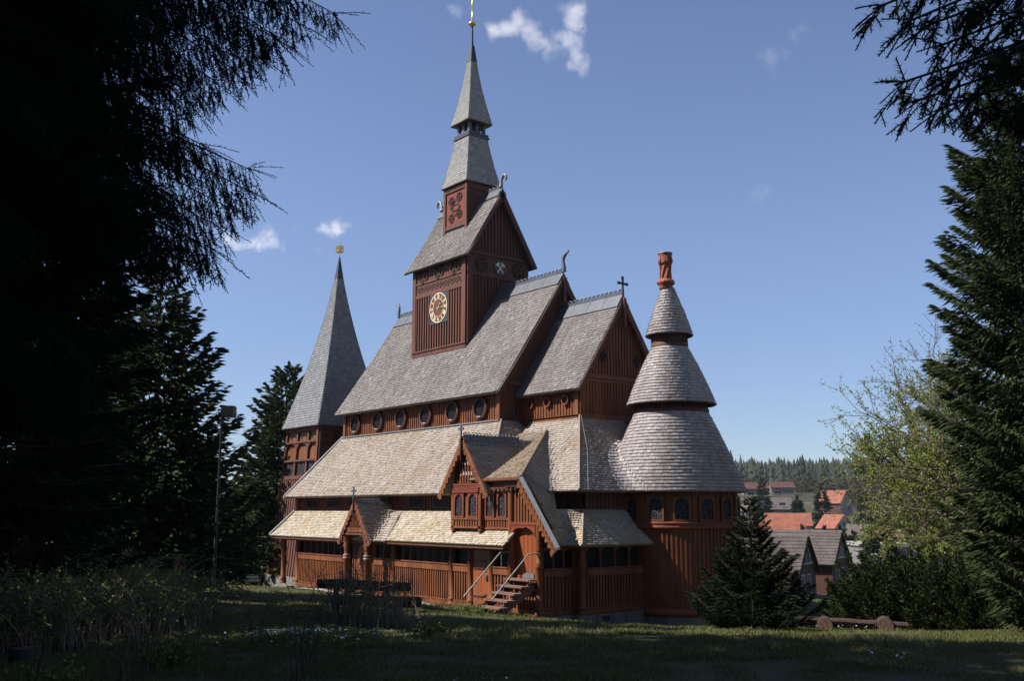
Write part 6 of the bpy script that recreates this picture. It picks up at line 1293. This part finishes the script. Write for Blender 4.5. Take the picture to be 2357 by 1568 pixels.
# ================================================================ lattice fence
F0, F1 = onground(2180, 30.5), onground(2330, 28.5)
t = empty('lattice_fence', F0, 'low dark diagonal lattice fence between the yews and the right spruce', 'fence'); U = (F1-F0); U[2] = 0; Ln = np.linalg.norm(U); U /= Ln
b = MB(); k = int(Ln/.16)
for i in range(-5, k):
    for s in (1, -1):
        a0, a1 = i*.16, i*.16+.62
        if s < 0: a0, a1 = a1, a0
        if min(a0, a1) < 0 or max(a0, a1) > Ln: continue
        zz = lambda q: float(ground_z(*(F0+U*q)[:2])); p0 = F0+U*a0; p0[2] = zz(a0)+.05; p1 = F0+U*a1; p1[2] = zz(a1)+.68; b.tube([p0+np.array([0, 0, 0])-FH*.012*s, p1-FH*.012*s], .016, n=4)
b.build('lattice', M['log'], t)
for q in np.arange(0, Ln+.01, Ln/4):
    b = MB(); p = F0+U*min(q, Ln); z = float(ground_z(p[0], p[1])); b.tube([(p[0], p[1], z-.1), (p[0], p[1], z+.8)], .035, n=8); b.build('post', M['log'], t)
# ================================================================ log bench on the right lawn
A_, B_ = np.array([9.75, .95, 0.]), np.array([12.15, 2.60, 0.]); zA, zB = .60, .52; u = (B_-A_)/np.linalg.norm(B_-A_); v = np.array([-u[1], u[0], 0])
t = empty('log_bench', (A_+B_)/2+[0, 0, .12], 'long dark log bench resting on short round logs on the sunny lawn', 'bench')
b = MB(); rl = .165; n = 12; vs = []; fs = []; nseg = 9
for i in range(nseg+1):
    s = i/nseg; c = A_+(B_-A_)*s+[0, 0, zA+(zB-zA)*s-.05+.01*math.sin(i*2)]; rr = rl*(1+.05*math.sin(i*1.7))
    for j in range(n): a = 2*math.pi*j/n; y_, z_ = math.cos(a)*rr*1.35, math.sin(a)*rr; z_ = min(z_, .055); vs.append(c+v*y_+np.array([0, 0, z_]))
b.add(vs, [(i*n+j, i*n+(j+1) % n, (i+1)*n+(j+1) % n, (i+1)*n+j) for i in range(nseg) for j in range(n)]+[tuple(range(n))[::-1], tuple(range(nseg*n, nseg*n+n))]); b.build('seat_log', M['log'], t)
for s in (.27, .80):
    c = A_+(B_-A_)*s; zg = float(ground_z(c[0], c[1])); b = MB(); P0 = c-v*.30; P1 = c+v*.30
    b.tube([P0+[0, 0, zg+.20], P0+v*.02+[0, 0, zg+.20], P1+[0, 0, zg+.20]], [.20, .215, .205], n=18, cap=False); f = b.build('support_log', M['log'], t)
    b = MB(); b.disc(P0+[0, 0, zg+.20], u, (0, 0, 1), .198, -v*.006, 18); b.build('sawn_end', M['logend'], f)
# ================================================================ log seat with back rest in the left middle ground
c0 = at(850, 1400, 23.5); zg = float(ground_z(c0[0], c0[1])); a_, b_ = at(733, 1345, 23.6), at(943, 1352, 23.2); a2, b2 = at(765, 1382, 22.9), at(968, 1388, 22.5)
t = empty('log_settle', (c0[0], c0[1], zg), 'rough dark log seat with a log back rest in front of the church portal', 'bench')
b = MB(); b.tube([a_, a_*.7+b_*.3+[0, 0, .02], a_*.3+b_*.7-[0, 0, .01], b_], [.105, .12, .115, .10], n=12); b.build('back_log', M['log'], t)
b = MB(); b.tube([a2, a2*.5+b2*.5, b2], [.12, .13, .12], n=12); b.build('seat_log', M['log'], t)
for s in (.2, .74):
    p = a_*(1-s)+b_*s; q = a2*(1-s)+b2*s; zz = float(ground_z(p[0], p[1])); b = MB(); b.tube([(p[0], p[1], zz-.1), (p[0], p[1], p[2])], [.085, .07], n=9); b.build('back_post', M['log'], t); b = MB(); b.tube([(q[0], q[1], zz-.1), (q[0], q[1], q[2]-.05)], [.10, .085], n=9); b.build('leg', M['log'], t)
# ================================================================ floodlight mast
g = onground(500, 29); t = empty('floodlight_mast', g, 'slim dark metal mast with a square floodlight on top', 'lamp post'); H = at(520, 940, 29)[2]-g[2]
b = MB(); b.tube([g-[0, 0, .2], g+[0, 0, 2.2], g+[0, 0, 2.25], g+[0, 0, H]], [.055, .05, .04, .032], n=10); b.build('pole', M['black'], t)
p = g+np.array([0, 0, H]); b = MB(); b.obox(p+RT*.02-FH*.18-[0, 0, .22], RT*.36+np.array([0, 0, .0]), FH*.36, (0, 0, .33)); b.obox(p-RT*.14-[0, 0, .02], RT*.2, FH*.05, (0, 0, .05)); b.build('lamp_head', M['black'], t)
# park bench by the path
g = onground(573, 55); g[2] = at(573, 1352, 55)[2]; t = empty('park_bench', g, 'grey plank bench beside the gravel path left of the bell tower', 'bench')
for z, y_ in ((.45, 0), (.62, .2), (.80, .25)):
    b = MB(); b.obox(g-RT*.8+FH*y_+[0, 0, z-.12], RT*1.6, FH*.06+np.array([0, 0, .0]), (0, 0, .12)); b.build('plank' if z > .5 else 'seat', M['leadpale'], t)
for s in (-.65, .6):
    b = MB(); b.obox(g+RT*s+FH*.05-[0, 0, .1], RT*.06, FH*.22, (0, 0, .85)); b.build('leg', M['stone'], t)
# orange signpost in the left shrubs
g = onground(413, 30); t = empty('waymark_post', g, 'slim reddish wooden waymark post among the left shrubs', 'post')
b = MB(); z1 = at(413, 1275, 30)[2]; b.obox(g-RT*.07, RT*.13, FH*.13, (0, 0, z1-g[2])); b.build('post', M['redtrim'], t)
b = MB(); b.obox(g-RT*.02-FH*.03+[0, 0, z1-g[2]-.5], RT*.26, FH*.03, (0, 0, .16)); b.build('sign_board', M['orangewood'], t)
# old stump
g = onground(85, 14.5); t = tag(MB().lathe(g, [(.25, -.1), (.22, .08), (.20, .18), (.19, .21), (.0, .21)], 12, sm=False).build('tree_stump', M['bark']), 'dark cut stump among the brambles at lower left', 'stump')
# ================================================================ brambles and saplings
def bramble(px, d, H, Rr, ncane, label, seed, nleaf=16, leafm='leafG', canem='cane', group='bramble shrubs in the left foreground', ls=.045, name='bramble_shrub', lean=.6):
    g = onground(px, d); t = empty(name, g, label, 'shrub', group); r = np.random.default_rng(seed); b = MB(); P = []; D = []
    for i in range(ncane):
        a = r.uniform(0, 2*math.pi); rad = Rr*math.sqrt(r.uniform(0, 1)); p = g+np.array([math.cos(a)*rad, math.sin(a)*rad, 0]); p[2] = float(ground_z(p[0], p[1]))-.03
        h = H*r.uniform(.4, 1.1); dirn = r.normal(0, 1, 2); dirn /= np.linalg.norm(dirn); arch = r.uniform(.1, lean)*h; n = 7; pts = []
        for s in np.linspace(0, 1, n): pts.append(p+np.array([dirn[0]*arch*s**1.6, dirn[1]*arch*s**1.6, h*(s*1.45-(.45 if lean < 1 else .85)*s**2.2)]))
        b.tube(pts, list(np.linspace(.006, .002, n)*(1+d/22)), n=3, cap=False)
        for k in range(nleaf):
            s = r.uniform(.25, 1); q = resample(np.array(pts), [s*resample(np.array(pts), [0])[1]])[0][0]; P.append(q+r.normal(0, .045, 3)); D.append(r.normal(0, 1, 3)+[0, 0, .4])
        for k in range(2 if lean < 1 else 5):
            s = r.integers(2, 6); q = pts[s]; e = r.normal(0, 1, 3); e[2] = abs(e[2])*.7; e /= np.linalg.norm(e); l = h*r.uniform(.15, .35); b.tube([q, q+e*l*.5, q+e*l+[0, 0, .03]], [.003, .0025, .0015], n=3, cap=False)
            for m_ in range(nleaf//4): P.append(q+e*l*r.uniform(.4, 1)+r.normal(0, .02, 3)); D.append(r.normal(0, 1, 3)+[0, 0, .4])
    b.build('stems', M[canem], t)
    if P: P = np.array(P); D = np.array(D); D /= np.linalg.norm(D, axis=1)[:, None]; kites(P, D, ls*.42, ls*r.uniform(.6, 1.3, len(P)), 'leaves', M[leafm], t, r.uniform(0, 1, len(P)), seed=seed)
BR = [(70, 17, 1.7, 1.5, 110, 'bramble thicket at the far left edge with long green shoots'), (200, 18, 1.6, 1.6, 120, 'tangled bramble thicket left of the middle, brown at its foot'), (310, 20, 1.5, 1.5, 110, 'bramble thicket with pale green arching shoots'), (390, 22, 1.25, 1.1, 90, 'smaller bramble clump near the waymark post'), (130, 23, 2.0, 1.8, 130, 'taller thicket behind the far left brambles'), (270, 26, 1.9, 2.0, 120, 'thicket in the shade under the upswept spruce')]
for i, (px, d, H, Rr, n, lb) in enumerate(BR): bramble(px, d, H, Rr, n, lb, 500+i, nleaf=15, ls=.06, lean=1.3)
bramble(860, 22.0, 1.1, 1.1, 130, 'thin leafy briar growing in front of the log seat', 520, nleaf=12, group=None, ls=.035)
bramble(795, 23.2, 1.25, .6, 30, 'tall straggly briar with green leaves at the left end of the log seat', 521, nleaf=16, group=None, ls=.04)
bramble(925, 21.5, .75, .8, 45, 'low dry weeds at the right foot of the log seat', 522, nleaf=3, group=None, ls=.03)
for i, (px, d, H, lb) in enumerate([(352, 11.5, 1.15, 'thin bare sapling nearest on the left lawn'), (700, 10.4, 1.25, 'leaning bare sapling in the middle foreground'), (105, 9.8, .9, 'slim sapling at the lower left corner'), (310, 10.8, .75, 'short twiggy sapling beside the thin bare one'), (600, 16, .7, 'pale budding twig on the lawn'), (718, 12.4, .7, 'small twig right of the leaning sapling'), (190, 10.4, .8, 'dark twiggy sapling in the left corner')]):
    bramble(px, d, H, .10, 5, lb, 540+i, nleaf=4, canem='bark', group='bare saplings on the foreground lawn', name='sapling', lean=.35, ls=.03)
for i, (px, d, lb) in enumerate([(130, 9.6, 'leafy ground plant in the lower left corner'), (420, 12.5, 'leafy ground plant on the dark lawn'), (1000, 19, 'leafy ground plant right of the log seat'), (1085, 27.5, 'tuft of grassy weeds at the foot of the handrail'), (905, 30, 'weeds along the church footing')]):
    bramble(px, d, .35, .35, 40, lb, 560+i, nleaf=10, canem='leafG', group='ground plants', name='ground_plant', lean=.8, ls=.05)
# white anemones
def flowers(cs, name, label, seed):
    r = np.random.default_rng(seed); P = []; LP = []
    for (px, d, rx, ry, n) in cs:
        c = onground(px, d)
        for k in range(n):
            q = r.normal(0, .5, 2); x, y = c[0]+RT[0]*q[0]*rx+FH[0]*q[1]*ry, c[1]+RT[1]*q[0]*rx+FH[1]*q[1]*ry; z = float(ground_z(x, y)); P.append((x, y, z+r.uniform(.13, .2)))
            for _ in range(14): LP.append((x+r.normal(0, .07), y+r.normal(0, .07), z+r.uniform(.02, .13)))
    V = []; G = []
    for p in P:
        n = len(V); tl = r.normal(0, .35, 2); V.append(p); s = r.uniform(.013, .020)
        for j in range(6): a = 2*math.pi*j/6; V.append((p[0]+s*math.cos(a), p[1]+s*math.sin(a), p[2]+s*(tl[0]*math.cos(a)+tl[1]*math.sin(a))+.004)); 
        G += [(n, n+1+j, n+1+(j+1) % 6) for j in range(6)]
    tag(np_mesh(name, V, [np.array(G)], M['petal']), label, kind='stuff')
    LP = np.array(LP); D = r.normal(0, 1, (len(LP), 3)); D[:, 2] = np.abs(D[:, 2]); D /= np.linalg.norm(D, axis=1)[:, None]
    tag(kites(LP, D, .014, .055, name+'_leaves', M['leafG'], None, r.uniform(0, 1, len(LP)), seed=seed), 'green leaf carpet under the '+label, kind='stuff')
flowers([(650, 18.0, .9, 1.0, 90), (720, 17.2, .8, .8, 90), (640, 16.6, 1.1, .6, 40), (745, 15.2, .8, .7, 30)], 'white_flowers', 'patch of small white spring flowers on the lawn', 9)
flowers([(860, 17.0, .5, .5, 18), (1140, 9.9, .3, .2, 5), (2045, 12, .6, .5, 6), (1930, 24.5, 1.0, .4, 12), (1080, 10.3, .4, .2, 5)], 'scattered_flowers', 'few scattered white flowers on the lawn', 10)
# ================================================================ thin spring haze over the valley
hm = bpy.data.materials.new('thin_haze'); hm.use_nodes = True; ht = hm.node_tree; ht.nodes.remove(ht.nodes['Principled BSDF'])
pv = ht.nodes.new('ShaderNodeVolumePrincipled'); pv.inputs['Color'].default_value = (.80, .86, .95, 1); pv.inputs['Density'].default_value = .00011; pv.inputs['Anisotropy'].default_value = .3
ht.links.new(pv.outputs[0], ht.nodes['Material Output'].inputs['Volume'])
b = MB(); b.box((-1700, -1700, -9), (1700, 1700, 64)); tag(b.build('haze', hm), kind='stuff')
